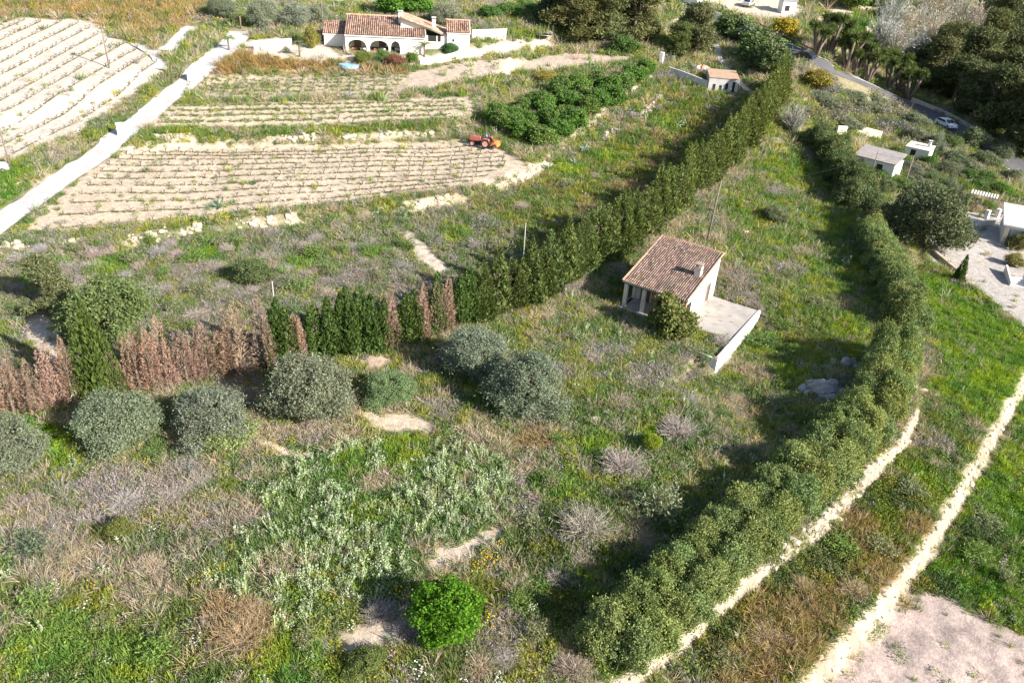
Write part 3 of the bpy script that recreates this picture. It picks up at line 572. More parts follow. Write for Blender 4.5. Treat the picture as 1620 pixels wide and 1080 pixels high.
# pines and trees at the top
TOPS = [('pine_tree', 'large dark pine behind the villa yard, left one of the pine group', 'pine', 905, 62, 5.5, 10, (.135, .14, .055)), ('pine_tree', 'large dark pine behind the villa yard, middle of the pine group', 'pine', 955, 68, 6.2, 12, (.15, .155, .06)), ('pine_tree', 'olive-green pine at the right of the group behind the yard', 'pine', 1003, 66, 5.6, 11, (.16, .165, .065)),
 ('pine_tree', 'bushy pine below the road, above the block shed', 'pine', 1098, 88, 4.6, 9.5, (.15, .165, .07)), ('pine_tree', 'low pine leaning over the block shed wall', 'pine', 1072, 92, 3.0, 6, (.14, .17, .06)), ('dark_bush', 'dark green bush in front of the pine group', 'tree', 985, 84, 2.6, 3, (.09, .16, .04)),
 ('carob_tree', 'broad green tree on the slope below the road railing', 'tree', 1200, 98, 4.6, 5.2, (.12, .16, .055)), ('carob_tree', 'broad dark green tree just above the end of the cypress hedge', 'tree', 1215, 118, 4.2, 5.2, (.10, .135, .05)), ('carob_tree', 'green tree beside the road bend under the van', 'tree', 1160, 62, 4.2, 4.6, (.14, .19, .07)), ('carob_tree', 'bluish green tree between the van and the railing', 'tree', 1185, 74, 3.6, 3.8, (.15, .20, .12)),
 ('garden_tree', 'round bright green tree behind the villa roof, left one', 'tree', 622, 24, 3.2, 4.2, (.12, .24, .035)), ('garden_tree', 'round bright green tree behind the villa roof, right one', 'tree', 660, 22, 3.4, 4.2, (.13, .25, .04)),
 ('olive_tree', 'grey olive tree behind the villa chimney', 'olive', 707, 42, 3.6, 4.4, None), ('olive_tree', 'grey olive tree at the top, left of the villa behind the forked tree', 'olive', 418, 42, 3.4, 4.6, None), ('olive_tree', 'grey olive tree at the top beside the villa pole', 'olive', 470, 42, 3.0, 4.2, None), ('olive_tree', 'grey-green tree above the bend of the white track', 'olive', 352, 30, 2.8, 4.4, (.2, .22, .13)), ('olive_tree', 'small grey olive tree behind the villa left wing', 'olive', 505, 34, 2.2, 3.2, None),
 ('green_hedge', 'low green shrub row at the top behind the villa, left part', 'hedge', 775, 30, 2.8, 2.4, (.11, .2, .05)), ('green_hedge', 'low green shrub row at the top behind the villa, middle part', 'hedge', 805, 26, 2.8, 2.4, (.12, .21, .05)), ('green_hedge', 'low green shrub row at the top behind the villa, right part', 'hedge', 832, 22, 2.8, 2.4, (.12, .21, .05)),
 ('dark_bush', 'dark shaded bush beside the yard trampoline', 'tree', 868, 34, 3.2, 4.6, (.06, .09, .04))]
for nm, lab, kind, a, b, R, Hh, c in TOPS: plant(nm, lab, 'tree' if 'tree' in nm else 'shrub', kind, at(a, b), R, Hh, None, c, jit=.03)
# dark wood across the road
WOOD = [(1475, 150), (1505, 165), (1535, 185), (1560, 205), (1590, 222), (1615, 240), (1640, 262), (1470, 118), (1500, 128), (1530, 145), (1560, 160), (1590, 180), (1620, 200), (1650, 220), (1490, 112), (1520, 118), (1550, 124), (1585, 138), (1615, 150), (1645, 165), (1560, 96), (1590, 102), (1625, 112), (1575, 74), (1610, 78), (1640, 90)]
for i, (a, b) in enumerate(WOOD): plant('pine_tree', f'pine of the dark wood across the road, {ordinal(i+1)} counting from the roadside back', 'tree', 'pine', at(a, b), random.uniform(4.5, 6.5), random.uniform(9, 13), 'pines of the wood across the road', (.10, .115, .046) if i % 2 else (.135, .14, .056))
GREYT = [(1392, 78), (1412, 90), (1436, 96), (1460, 84), (1486, 78), (1512, 74), (1538, 70), (1422, 66), (1450, 58), (1480, 50), (1512, 48), (1540, 46), (1405, 52), (1470, 30), (1505, 26)]
for i, (a, b) in enumerate(GREYT): plant('leafless_tree', f'leafless pale grey tree in the thicket beyond the green field, {ordinal(i+1)} counted from its edge', 'tree', 'baretree', at(a, b), random.uniform(4.2, 5.6), random.uniform(7, 10), 'leafless grey trees at the top', (.42, .37, .29) if i % 2 else (.38, .36, .32))
for i, (a, b) in enumerate([(1345, 14), (1375, 8), (1405, 12), (1430, 4)]): plant('poplar_tree', f'fresh green tree at the top edge beyond the ploughed patch, {ordinal(i+1)} from the left', 'tree', 'tree', at(a, b), 4.2, 6.5, 'green trees at the top edge', (.15, .22, .06))
for i, (a, b) in enumerate([(1545, 40), (1562, 34), (1575, 28)]): plant('cypress_tree', f'tall dark cypress before the white house in the top corner, {ordinal(i+1)} from the left', 'tree', 'leyland', at(a, b), 2.6, 9, 'cypresses in the top corner', (.06, .085, .04))
# grey scrub slope between road and white cottage
SL = [(1300, 160), (1330, 170), (1355, 185), (1380, 178), (1400, 195), (1425, 190), (1345, 160), (1375, 158), (1320, 190), (1450, 200), (1465, 215), (1410, 170), (1340, 205), (1290, 185), (1430, 212), (1310, 175), (1365, 200), (1392, 182), (1415, 205), (1440, 186), (1330, 180), (1360, 172), (1305, 200), (1395, 208), (1450, 222), (1480, 225), (1310, 150), (1385, 168)]
for i, (a, b) in enumerate(SL): plant('scrub_bush', f'grey-green scrub bush on the slope above the white cottage, {ordinal(i+1)} of the group', 'shrub', 'wispy' if i % 3 else 'hedge', at(a, b), random.uniform(2.0, 3.2), random.uniform(1.6, 2.4), 'scrub bushes above the white cottage', [(.22, .235, .15), (.25, .25, .12), (.26, .235, .20)][i % 3])
# garden of the right-hand houses
GARD = [(1395, 268, 2.0, 2.2, (.10, .2, .03)), (1420, 262, 2.2, 2.4, (.11, .2, .04)), (1378, 262, 1.5, 2.0, (.10, .19, .03)), (1475, 248, 2.2, 2.6, (.2, .22, .15)), (1510, 262, 2.2, 2.4, (.17, .2, .12)), (1540, 232, 2.6, 3.2, (.2, .22, .12)), (1555, 262, 2.4, 2.6, (.17, .2, .1)), (1500, 235, 2.2, 2.4, (.14, .18, .06)), (1530, 275, 1.5, 1.4, (.22, .22, .05)), (1580, 250, 2.2, 2.6, (.16, .19, .11)),
        (1546, 300, 1.6, 1.7, (.11, .19, .05)), (1582, 308, 1.7, 2.0, (.12, .24, .04)), (1500, 300, 1.7, 1.5, (.17, .19, .12)), (1560, 332, 1.1, 1.1, (.12, .2, .03)), (1535, 330, 1.0, 1.0, (.22, .12, .08)), (1612, 395, 1.7, 2.2, (.22, .22, .08)), (1602, 420, 1.2, 1.6, (.26, .25, .09)), (1440, 275, 2.0, 1.6, (.2, .21, .14)), (1470, 280, 1.6, 1.4, (.19, .21, .13)), (1600, 285, 1.8, 1.8, (.2, .22, .13))]
_r = random.Random(12)
while len(GARD) < 52:
    a, b = _r.uniform(1395, 1640), _r.uniform(205, 325)
    if b < (a-1380)*.62+165 or (1400 < a < 1470 and 205 < b < 262) or (a > 1500 and b > 300): continue
    GARD.append((a, b, _r.uniform(1.0, 2.2), _r.uniform(1.0, 2.4), _r.choice([(.2, .22, .14), (.15, .2, .08), (.12, .2, .05), (.24, .23, .13), (.17, .19, .1)])))
for i, (a, b, R, Hh, c) in enumerate(GARD): plant('garden_bush', f'leafy bush in the garden between cottage and forecourt, {ordinal(i+1)} counting from the cottage', 'shrub', 'hedge', at(a, b), R, Hh, 'bushes in the right-hand gardens', c, jit=.05)
VG = [(575, 98, 1.9, 1.6, (.2, .22, .05), 'yellow-green bush on the villa forecourt edge'), (603, 96, 1.1, 1.6, (.12, .2, .05), 'small green bush in front of the villa arches'), (624, 103, 1.9, 1.9, (.24, .12, .08), 'reddish-brown bush in front of the villa'), (651, 100, 1.1, 1.7, (.12, .2, .04), 'green bush at the foot of the villa palm'), (713, 84, 1.4, 1.7, (.09, .18, .06), 'dark green bush beside the white villa shed'), (492, 74, 1.5, 3.0, (.26, .24, .06), 'upright yellow-green bush left of the villa'), (865, 128, 2.2, 1.8, (.34, .27, .07), 'prickly yellowish cactus clump below the dirt yard')]
for a, b, R, Hh, c, lab in VG: plant('garden_bush', lab, 'shrub', 'hedge', at(a, b), R, Hh, None, c, jit=0)
# yuccas along the road
def yucca_mesh():
    r = np.random.default_rng(5); b = MB(); heads = []
    for i in range(5):
        a = i*1.26+r.uniform(-.3, .3); e = Vector((math.cos(a)*1.5, math.sin(a)*1.5, r.uniform(2.8, 4.4))); b.tube([(0, 0, -.2), (e.x*.35, e.y*.35, e.z*.35), e], [.34, .2, .14], 7); heads.append(e)
        e2 = e*.75+Vector((r.uniform(-.7, .7), r.uniform(-.7, .7), .9)); b.tube([e*.55, e2], [.16, .1], 6); heads.append(e2)
    tr = b.mesh('trunk', M['bark'], True); parts = []
    for e in heads:
        d = unit(r.normal(size=(150, 3))+[0, 0, .25]); c = np.array(e)[None]+d*.5; parts.append(diamonds(c, d, r.normal(size=(150, 3)), .95, .13, shade(r, 150)))
    return tr, mk('crown', join(parts), M['leaf'])
YT, YC = yucca_mesh()
for i, (a, b) in enumerate([(1290, 90), (1312, 84), (1338, 112), (1352, 118), (1372, 130), (1405, 140), (1420, 146), (1436, 160)]):
    t = thing('yucca_tree', f'thick-trunked yucca with spiky heads along the road, {ordinal(i+1)} from the railing', 'tree', at(a, b), i*1.1, 'yuccas along the road', random.uniform(1.15, 1.5)); link('trunk', YT, t).color = (1, 1, 1, 1); link('crown', YC, t).color = (.11, .14, .045, 1)
# small palms: one before the villa, two forked euphorbias by the track
def palm(label, loc, h, L, n=26, col=(.2, .25, .1), name='palm_tree'):
    r = np.random.default_rng(int(loc[0]*10) & 255); t = thing(name, label, 'tree', loc); MB().tube([(0, 0, -.2), (.05, 0, h*.5), (0, .05, h)], [.17, .13, .15], 8).build('trunk', M['bark'], t, True)
    parts = []
    for i in range(n):
        a = r.uniform(0, 6.28); e = r.uniform(-.1, 1.1); u = np.linspace(0, 1, 7); hd = np.array([math.cos(a), math.sin(a), 0])
        q = hd*(u*L*math.cos(e*.8))[:, None]+np.array([0, 0, 1.])*((u*math.sin(e)*L*.8-u*u*L*.55)+h)[:, None]
        for j in range(6):
            sd = np.cross(hd, [0, 0, 1]); c = np.repeat(q[j:j+1], 4, 0); k = r.uniform(-1, 1, 4); d = sd[None]*np.sign(k)[:, None]+hd*.5+np.array([0, 0, -.25])
            parts.append(diamonds(c+d*.18, d, np.tile([0, 0, 1.], (4, 1))+r.normal(size=(4, 3))*.3, .45, .1, shade(r, 4)))
    o = link('crown', mk('crown', join(parts), M['leaf']), t); o.color = (*col, 1); return t
palm('small palm with arching fronds at the right end of the villa arches', at(671, 90), 2.0, 1.8)
palm('forked succulent tree on the corner of the white track', at(362, 80), 2.0, 1.3, 30, (.22, .3, .09), 'succulent_tree')
palm('forked succulent tree behind the track corner, further from the road', at(381, 46), 2.4, 1.5, 30, (.22, .3, .09), 'succulent_tree')
palm('small shaggy palm on the villa forecourt, left of the bushes', at(474, 90), 2.2, 1.4, 24, (.17, .22, .08))
# countable dry and green bushes of the scrub above the hedge
SCR = [(30, 420), (95, 425), (140, 432), (175, 405), (215, 425), (262, 440), (300, 410), (335, 430), (362, 405), (390, 425), (425, 405), (455, 430), (490, 405), (520, 430), (548, 402), (575, 425), (600, 450), (632, 430), (655, 455), (690, 462), (560, 470), (515, 470), (470, 460), (620, 410), (590, 388), (540, 365), (480, 380), (430, 370), (380, 385), (330, 388), (250, 400), (200, 445), (120, 400), (60, 405), (310, 460), (350, 470), (740, 380), (780, 360), (820, 335), (860, 330), (900, 300), (940, 280), (880, 350), (990, 250)]
_r = random.Random(31)
while len(SCR) < 92:
    a, b = _r.uniform(5, 760), _r.uniform(368, 500)
    if b < 392-.07*a+12 or b > 545-.14*a: continue
    if 640 < a < 725 and b > 365: continue
    SCR.append((a, b))
SCR.sort(); kc = [0]*4
for i, (a, b) in enumerate(SCR):
    k = i % 4; kc[k] += 1; lab = ['grey dry twiggy bush', 'olive-green wispy bush', 'pinkish-grey dead bush', 'fresh green low bush'][k]+f' in the scrub below the vineyard, {ordinal(kc[k])} such from the left'
    nmk = ['grey_bush', 'olive_bush', 'dead_bush', 'green_bush'][k]
    plant(nmk, lab, 'shrub', ['bare', 'wispy', 'bare', 'wispy'][k], at(a+random.uniform(-6, 6), b+random.uniform(-5, 5)), random.uniform(.9, 1.7), random.uniform(.8, 1.5), nmk.replace('_', ' ')+'es in the scrub', [(.36, .32, .29), (.23, .24, .13), (.42, .345, .31), (.17, .25, .07)][k])
# bushes standing out of the weeds round the house and in the foreground
FG = [(905, 455, 'grey'), (935, 500, 'straw'), (985, 560, 'grey'), (915, 540, 'olive'), (950, 600, 'grey'), (1030, 625, 'olive'), (1090, 640, 'grey'), (880, 700, 'green'), (930, 690, 'green'), (1140, 690, 'straw'), (1165, 640, 'straw'), (1230, 640, 'olive'), (870, 770, 'olive'), (840, 830, 'olive'), (880, 920, 'grey'), (820, 960, 'green'), (850, 1010, 'olive'), (800, 1050, 'grey'), (760, 1060, 'straw'), (480, 1020, 'olive'), (270, 790, 'grey'), (200, 800, 'grey'), (310, 770, 'grey'), (120, 890, 'straw'), (240, 900, 'straw'), (60, 960, 'green'), (160, 990, 'olive'), (250, 1040, 'green'), (1190, 470, 'grey'), (1250, 440, 'olive'), (1230, 400, 'grey'), (1290, 480, 'olive'), (1170, 420, 'grey'), (1220, 310, 'grey'), (1180, 330, 'olive'), (1260, 560, 'green'), (1240, 520, 'green'), (1330, 870, 'green'), (1270, 930, 'straw'), (1390, 870, 'olive'), (1440, 780, 'olive'), (1480, 740, 'straw'), (1350, 940, 'straw'), (1210, 1010, 'straw'), (1150, 1050, 'olive'), (1500, 660, 'green'), (1560, 830, 'olive'), (1590, 920, 'olive'), (1540, 880, 'green'), (640, 1000, 'grey'), (600, 975, 'grey'), (700, 920, 'straw'), (1100, 560, 'olive'), (1140, 545, 'grey')]
FG.sort(); kc = {}
for a, b, k in FG:
    kc[k] = kc.get(k, 0)+1; kd, c, ph = {'grey': ('bare', (.37, .33, .30), 'grey dry bush'), 'straw': ('bare', (.46, .365, .24), 'straw-coloured dry bush'), 'olive': ('wispy', (.22, .235, .12), 'olive-green wispy bush'), 'green': ('wispy', (.165, .25, .06), 'fresh green bush')}[k]
    plant(k+'_bush', f'{ph} in the weeds around the house and foreground, {ordinal(kc[k])} such from the left', 'shrub', kd, at(a, b), random.uniform(.8, 1.5), random.uniform(.7, 1.2), k+' bushes in the weeds', c)
# ------------------------------------------------------------------ buildings
def roof_tiles(parent, O, A, U, Wd, Ln, tw=.215, tl=.42, seed=1, base=(1, 1, 1)):
    """rows of rounded cover tiles over darker channels, every tile its own curved shell"""
    r = np.random.default_rng(seed); O = np.array(O, float); a = unit(np.array(A, float)); u = unit(np.array(U, float)); nrm = np.cross(a, u)
    if nrm[2] < 0: nrm = -nrm
    nc = max(2, int(round(Wd/tw))); nr = max(2, int(round(Ln/tl))); tw = Wd/nc; tl = Ln/nr; V = []; Q = []; C = []
    th = np.linspace(0, math.pi, 6)
    for i in range(nc):
        for j in range(nr):
            x = (i+.5)*tw+r.normal(0, .008); s0 = j*tl-.02; s1 = (j+1)*tl+.06; k = len(V); cv = r.uniform(.62, 1.35); col = np.array([cv*r.uniform(.95, 1.1), cv*r.uniform(.9, 1.08), cv*r.uniform(.85, 1.1), 0])*np.array([*base, 1])
            if r.random() < .15: col = col*np.array([.6, .66, .72, 1])
            for (s, rad, lift) in ((s0, tw*.36, .035), (s1, tw*.30, .012)):
                for t in th: V.append(O+a*(x+math.cos(t)*rad)+u*s+nrm*(math.sin(t)*rad+lift)); C.append(col)
            Q += [(k+m, k+m+1, k+7+m, k+6+m) for m in range(5)]
            # underside channel tile
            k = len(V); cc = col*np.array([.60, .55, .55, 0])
            for s in (s0, s1):
                for xo, zo in ((.62, .03), (1.0, .005), (1.38, .03)): V.append(O+a*((i+xo)*tw)+u*s+nrm*zo); C.append(cc)
            if i < nc-1: Q += [(k, k+1, k+4, k+3), (k+1, k+2, k+5, k+4)]
    o = link('roof_tiles', mesh_np('roof_tiles', np.array(V), np.array(Q), M['tile'], np.array(C)), parent); o['kind'] = 'stuff'; return o
def ridge_tiles(parent, p0, p1, rad=.13, base=(1.15, 1.05, 1.0), seed=2):
    r = random.Random(seed); p0 = Vector(p0); p1 = Vector(p1); n = max(2, int((p1-p0).length/.4)); b = MB()
    for i in range(n):
        q = p0.lerp(p1, i/n); e = p0.lerp(p1, (i+1.12)/n); c = r.uniform(.85, 1.2); b.tube([q, e], [rad*1.08, rad*.92], 8, tuple(v*c for v in base))
    o = b.build('ridge_tiles', M['tile'], parent); o['kind'] = 'stuff'; return o
def tilted_box(name, mat, parent, x0, x1, y0, y1, zf, zb, th):
    return MB().hexa([(x0, y0, zf-th), (x1, y0, zf-th), (x1, y1, zb-th), (x0, y1, zb-th), (x0, y0, zf), (x1, y0, zf), (x1, y1, zb), (x0, y1, zb)]).build(name, mat, parent)
def arch_wall(b, x0, x1, y0, y1, z0, z1, ops):
    """wall in the xz plane with arched openings ops = (xa, xb, spring, rise)"""
    x = x0
    for xa, xb, sp, rise in ops:
        if xa > x: b.box(x, xa, y0, y1, z0, z1)
        n = 12; xs = [xa+(xb-xa)*i/n for i in range(n+1)]; zs = [sp+rise*math.sqrt(max(0, 1-((xx-(xa+xb)/2)/((xb-xa)/2))**2)) for xx in xs]
        for i in range(n): b.prism([(xs[i], zs[i]), (xs[i+1], zs[i+1]), (xs[i+1], z1), (xs[i], z1)], y0, y1)
        x = xb
    if x < x1: b.box(x, x1, y0, y1, z0, z1)
def chimney(parent, x, y, z0, z1, s=.5, mat='white', cap='slab'):
    c = MB(); c.box(x-s/2, x+s/2, y-s/2, y+s/2, z0, z1); o = c.build('chimney', M[mat], parent, bevel=.015)
    k = MB(); 
    for dx in (-1, 1):
        for dy in (-1, 1): k.box(x+dx*s*.36-.06, x+dx*s*.36+.06, y+dy*s*.36-.06, y+dy*s*.36+.06, z1-.002, z1+.22)
    k.build('cowl_post', M['brick'], o)['kind'] = 'stuff'
    MB().box(x-s*.62, x+s*.62, y-s*.62, y+s*.62, z1+.22, z1+.30).build('cowl_cap', M['tile' if cap == 'tile' else mat], o, bevel=.01); return o

# --- the tiled house in the plot
a_ = unit(np.array([.925, -.38])); HRZ = math.atan2(a_[1], a_[0])
hz = 0.0; HRZ = _PADR
_fl = np.array([10.45, 69.4, 0.0]); house = thing('tiled_house', 'small cream house with a brown tiled lean-to roof in the overgrown plot', 'house', (_fl[0], _fl[1], hz), HRZ)
HWd, HD, ZF, ZB = 6.7, 8.5, 2.95, 4.85
def hr(y): return ZF+(ZB-ZF)*(y/HD)
def side_wall(name, x0, x1, cuts, y0=.15):
    """side wall following the roof slope; cuts = (ya, yb, z0, z1) openings"""
    b = MB(); y = y0
    def pc(ya, yb, za=None, zb=None):
        lo = -.5 if za is None else za; t0 = (hr(ya)-.16) if zb is None else zb; t1 = (hr(yb)-.16) if zb is None else zb
        b.hexa([(x0, ya, lo), (x1, ya, lo), (x1, yb, lo), (x0, yb, lo), (x0, ya, t0), (x1, ya, t0), (x1, yb, t1), (x0, yb, t1)])
    for ya, yb, za, zb in cuts:
        pc(y, ya); pc(ya, yb, zb, None)
        if za > -.4: pc(ya, yb, None, za)
        y = yb
    pc(y, HD-.15); return b.build(name, M['render'], house)
wl = side_wall('wall', .12, .36, [(.45, 2.4, .1, 2.15)]); wr = side_wall('wall', HWd-.36, HWd-.12, [(.55, 1.75, .1, 2.2), (5.7, 6.7, .12, 2.25)])
MB().box(.36, HWd-.36, HD-.39, HD-.151, -.5, ZB-.28).build('wall', M['render'], house)
fw = MB(); arch_wall(fw, .36, HWd-.36, 2.6, 2.82, .1, hr(2.6)-.2, [(.9, 2.0, 1.9, .12), (3.6, 4.6, 2.0, .1)]); fw.build('wall', M['render'], house)
MB().box(3.6, 4.6, 2.72, 2.78, .1, 2.1).build('door', M['wood'], house); MB().box(.9, 2.0, 2.74, 2.79, .1, 2.02).build('window_shutter', M['wood'], house)
for xa in (2.2, 3.1, 4.75, 5.3):
    MB().box(xa, xa+.38, 2.48, 2.602, .1, 1.9).build('brick_pier', M['brick'], house)
for xa in (.12, 2.05, 4.1): MB().box(xa, xa+.36, .14, .5, -.4, ZF-.38).build('porch_column', M['render'], house, bevel=.02)
MB().box(HWd-.50, HWd-.10, .12, .52, -.4, ZF-.38).build('brick_pier', M['brick'], house)
MB().box(.05, HWd-.05, .1, .44, ZF-.38, ZF-.13).build('porch_beam', M['wood'], house)
MB().box(-.1, HWd+.05, -.5, 2.6, -.5, .1).build('porch_floor', M['concrete'], house)
MB().box(.0, HWd-.1, -.62, -.5, -.5, .32).build('porch_kerb', M['render'], house)
d2 = MB().box(HWd-.30, HWd-.24, 5.7, 6.7, .12, 2.25).build('door', M['wood'], house); MB().box(HWd-.24, HWd-.20, 6.5, 6.56, 1.0, 1.15).build('handle', M['metal'], d2)
for yy in (5.62, 6.7): MB().box(HWd-.14, HWd-.08, yy, yy+.08, .1, 2.33).build('door_frame', M['concrete'], house)
rf = tilted_box('roof', M['render'], house, 0, HWd, -.12, HD, ZF-.03, ZB, .12)
sl = math.hypot(HD+.12, ZB-ZF); roof_tiles(rf, (-.04, -.2, ZF-.02), (1, 0, 0), (0, HD+.12, ZB-ZF+.03), HWd+.08, sl+.1, .222, .44, 3, (.70, .66, .66))
ridge_tiles(rf, (-.08, HD+.02, ZB+.04), (HWd+.1, HD+.02, ZB+.04), .12, (1.25, 1.0, .85), 4)
ridge_tiles(rf, (-.03, -.18, ZF+.05), (-.03, HD, ZB+.06), .10, (1.2, 1.0, .88), 5); ridge_tiles(rf, (HWd+.04, -.18, ZF+.05), (HWd+.04, HD, ZB+.06), .10, (1.2, 1.0, .88), 6)
chimney(rf, HWd-.75, 4.0, hr(4.0)-.1, hr(4.0)+1.0, .62, 'render', 'tile')
# terrace slab with its white retaining wall
ter = thing('house_terrace', 'raised concrete terrace with long white retaining wall beside the tiled house', 'terrace', (_fl[0], _fl[1], hz), HRZ)
def loc2(px, py, z): 
    q = G(px, py, z+hz)-np.array([_fl[0], _fl[1], 0]); c, s = math.cos(-HRZ), math.sin(-HRZ); return (q[0]*c-q[1]*s, q[0]*s+q[1]*c)
t1 = loc2(1203, 494, .1); t2 = loc2(1154.5, 539.5, .1); t3 = loc2(1129, 566, .25); tb = loc2(1136, 471, .1)
SX = HWd+4.75; Y1 = 8.3; Y2 = .7; Y3 = _TY3
MB().box(HWd-.10, SX-.02, Y2, Y1, -.9, .10).build('slab', M['concrete'], ter, bevel=.02)
MB().hexa([(SX-.02, Y3, -2.0), (SX+.24, Y3, -2.0), (SX+.24, Y1+.03, -1.3), (SX-.02, Y1+.03, -1.3), (SX-.02, Y3, .32), (SX+.24, Y3, .32), (SX+.24, Y1+.03, .16), (SX-.02, Y1+.03, .16)]).build('retaining_wall', M['white'], ter, bevel=.02)
MB().box(SX-1.3, SX-.022, Y3+.02, Y3+.24, -1.8, .30).build('retaining_wall', M['white'], ter, bevel=.02)
MB().box(SX-.18, SX+.2, Y3+.03, Y3+.30, .318, .37).build('wall_coping', M['brick'], ter)
r_ = random.Random(9); 
for i in range(7): 
    x = r_.uniform(HWd+.6, SX-.5); y = r_.uniform(Y2+.3, Y1-.6); MB().add([(x, y, .104), (x+.35, y+.05, .104), (x+.4, y+.16, .104), (x+.1, y+.13, .104)], [(0, 1, 2, 3)], (.45, .42, .4)).build('floor_stain', M['concrete'], ter)

# --- villa with arcade
vl = P(547, 84); vr = P(662, 86); vdir = unit((vr-vl)[:2]); VR = math.atan2(vdir[1], vdir[0]); VW = float(np.linalg.norm((vr-vl)[:2]))*1.1; K = VW/12.8
villa = thing('villa', 'white villa with arcade of arches and pink tiled roofs', 'house', (vl[0], vl[1], vl[2]-.1), VR, scale=K)
b = MB(); arch_wall(b, 0, 12.6, 0, .35, -.6, 2.75, [(.35, 3.35, 1.2, 1.0), (3.85, 6.85, 1.2, 1.0), (7.2, 8.7, 1.2, 1.0)]); b.build('arcade_wall', M['white'], villa)
MB().box(-.01, .35, .351, 8.5, -.6, 2.75).box(8.75, 8.95, .351, 3.2, -.3, 2.7).build('wall', M['white'], villa)
MB().box(.351, 8.749, 3.2, 3.5, -.3, 2.7).build('wall', M['render'], villa); MB().box(.0, 8.9, -.3, 3.2, -.6, .02).build('arcade_floor', M['concrete'], villa)
for xa in (1.2, 5.2): MB().box(xa, xa+1.1, 3.12, 3.199, .02, 2.1).build('door', M['wood'], villa)
for x, c, h in ((.9, (.45, .16, .1), .75), (2.2, (.85, .85, .85), .7), (4.4, (.5, .15, .12), .7), (5.4, (.85, .82, .8), .75), (7.8, (.7, .65, .6), .9)):
    o = MB().box(x, x+.9, 1.4, 2.1, .5, h).box(x+.05, x+.13, 1.45, 1.53, .02, .5).box(x+.75, x+.83, 1.45, 1.53, .02, .5).box(x+.05, x+.13, 1.95, 2.03, .02, .5).box(x+.75, x+.83, 1.95, 2.03, .02, .5).build('garden_table', M['cloth']); o.color = (*c, 1); o.parent = None
    o.location = villa.location; o.rotation_euler = (0, 0, VR); o.scale = (K, K, K); tag(o, {.9: 'reddish table under the first villa arch', 2.2: 'white table under the first villa arch', 4.4: 'reddish table under the middle villa arch', 5.4: 'white table under the middle villa arch', 7.8: 'pale table under the small villa arch'}[x], 'table', 'tables under the villa arches')
r1 = tilted_box('roof', M['white'], villa, -.1, 8.8, -.25, 7.0, 2.95, 4.85, .2); roof_tiles(r1, (-.15, -.32, 2.97), (1, 0, 0), (0, 7.3, 1.92), 9.0, 7.55, .33, .62, 11, (1.12, .98, .9))
ridge_tiles(r1, (-.2, 7.0, 4.9), (8.9, 7.0, 4.9), .16, (1.5, 1.2, 1.0)); r2 = tilted_box('roof', M['white'], villa, 8.81, 12.8, -.25, 3.1, 2.95, 3.75, .2); roof_tiles(r2, (8.81, -.32, 2.97), (1, 0, 0), (0, 3.4, .82), 4.0, 3.5, .33, .62, 12, (1.1, .95, .88))
MB().box(.1, 8.6, 7.02, 11.0, -.3, 4.4).build('wall', M['white'], villa)
MB().prism([(8.8, 2.7), (12.9, 2.7), (12.9, 3.9), (8.8, 5.5)], 3.12, 3.4).build('gable_wall', M['white'], villa)
MB().box(12.6, 16.3, 2.2, 2.45, -.3, 2.0).box(12.6, 13.2, 2.2, 2.45, 2.0, 2.9).box(15.3, 16.3, 2.2, 2.45, 2.0, 2.9).build('wall', M['white'], villa); MB().box(16.05, 16.3, 2.46, 8, -.3, 2.7).build('wall', M['white'], villa)
wn_ = MB().box(13.2, 15.3, 2.35, 2.42, .6, 2.9).build('window', M['dark'], villa); MB().box(14.6, 14.75, 2.3, 2.34, .6, 2.9).build('window_frame', M['white'], wn_)
r3 = MB().hexa([(8.9, 3.42, 5.2), (16.7, 2.0, 2.75), (16.7, 9.0, 2.75), (8.9, 9.0, 5.2), (8.9, 3.42, 5.4), (16.7, 2.0, 2.95), (16.7, 9.0, 2.95), (8.9, 9.0, 5.4)]).build('roof', M['white'], villa)
roof_tiles(r3, (16.75, 2.3, 2.96), (0, 1, 0), (-7.85, 0, 2.45), 6.7, 8.2, .33, .62, 13, (1.2, 1.02, .92)); ridge_tiles(r3, (8.95, 3.3, 5.42), (16.7, 2.1, 2.98), .14, (1.5, 1.25, 1.05))
chimney(r1, 8.75, 4.6, 4.0, 5.9, .7); chimney(r3, 14.2, 5.0, 3.4, 5.1, .6)
MB().box(-3.6, -.02, 3.0, 3.3, -.6, 2.3).box(-3.6, -3.3, 3.301, 8, -.6, 2.3).build('wall', M['white'], villa)
r4 = tilted_box('roof', M['white'], villa, -3.8, -.02, 2.85, 7.0, 2.45, 3.75, .18); roof_tiles(r4, (-3.85, 2.78, 2.47), (1, 0, 0), (0, 4.2, 1.32), 3.8, 4.4, .33, .62, 14, (1.1, .95, .88))
sh = P(707, 82); shed = thing('white_shed', 'small white shed with tiled roof at the right of the villa', 'shed', (sh[0], sh[1], sh[2]-.1), VR, scale=K)
MB().box(0, 3.7, 0, 3.4, -.5, 3.0).build('wall', M['white'], shed); r5 = tilted_box('roof', M['white'], shed, -.12, 3.85, -.2, 3.5, 3.1, 4.5, .12); roof_tiles(r5, (-.15, -.25, 3.13), (1, 0, 0), (0, 3.8, 1.42), 4.0, 4.05, .33, .6, 15, (1.15, 1.0, .9))
MB().box(.85, 1.2, -.02, .05, 1.7, 2.1).build('window', M['dark'], shed); ridge_tiles(r5, (-.15, 3.5, 4.55), (3.9, 3.5, 4.55), .14, (1.4, 1.15, 1))
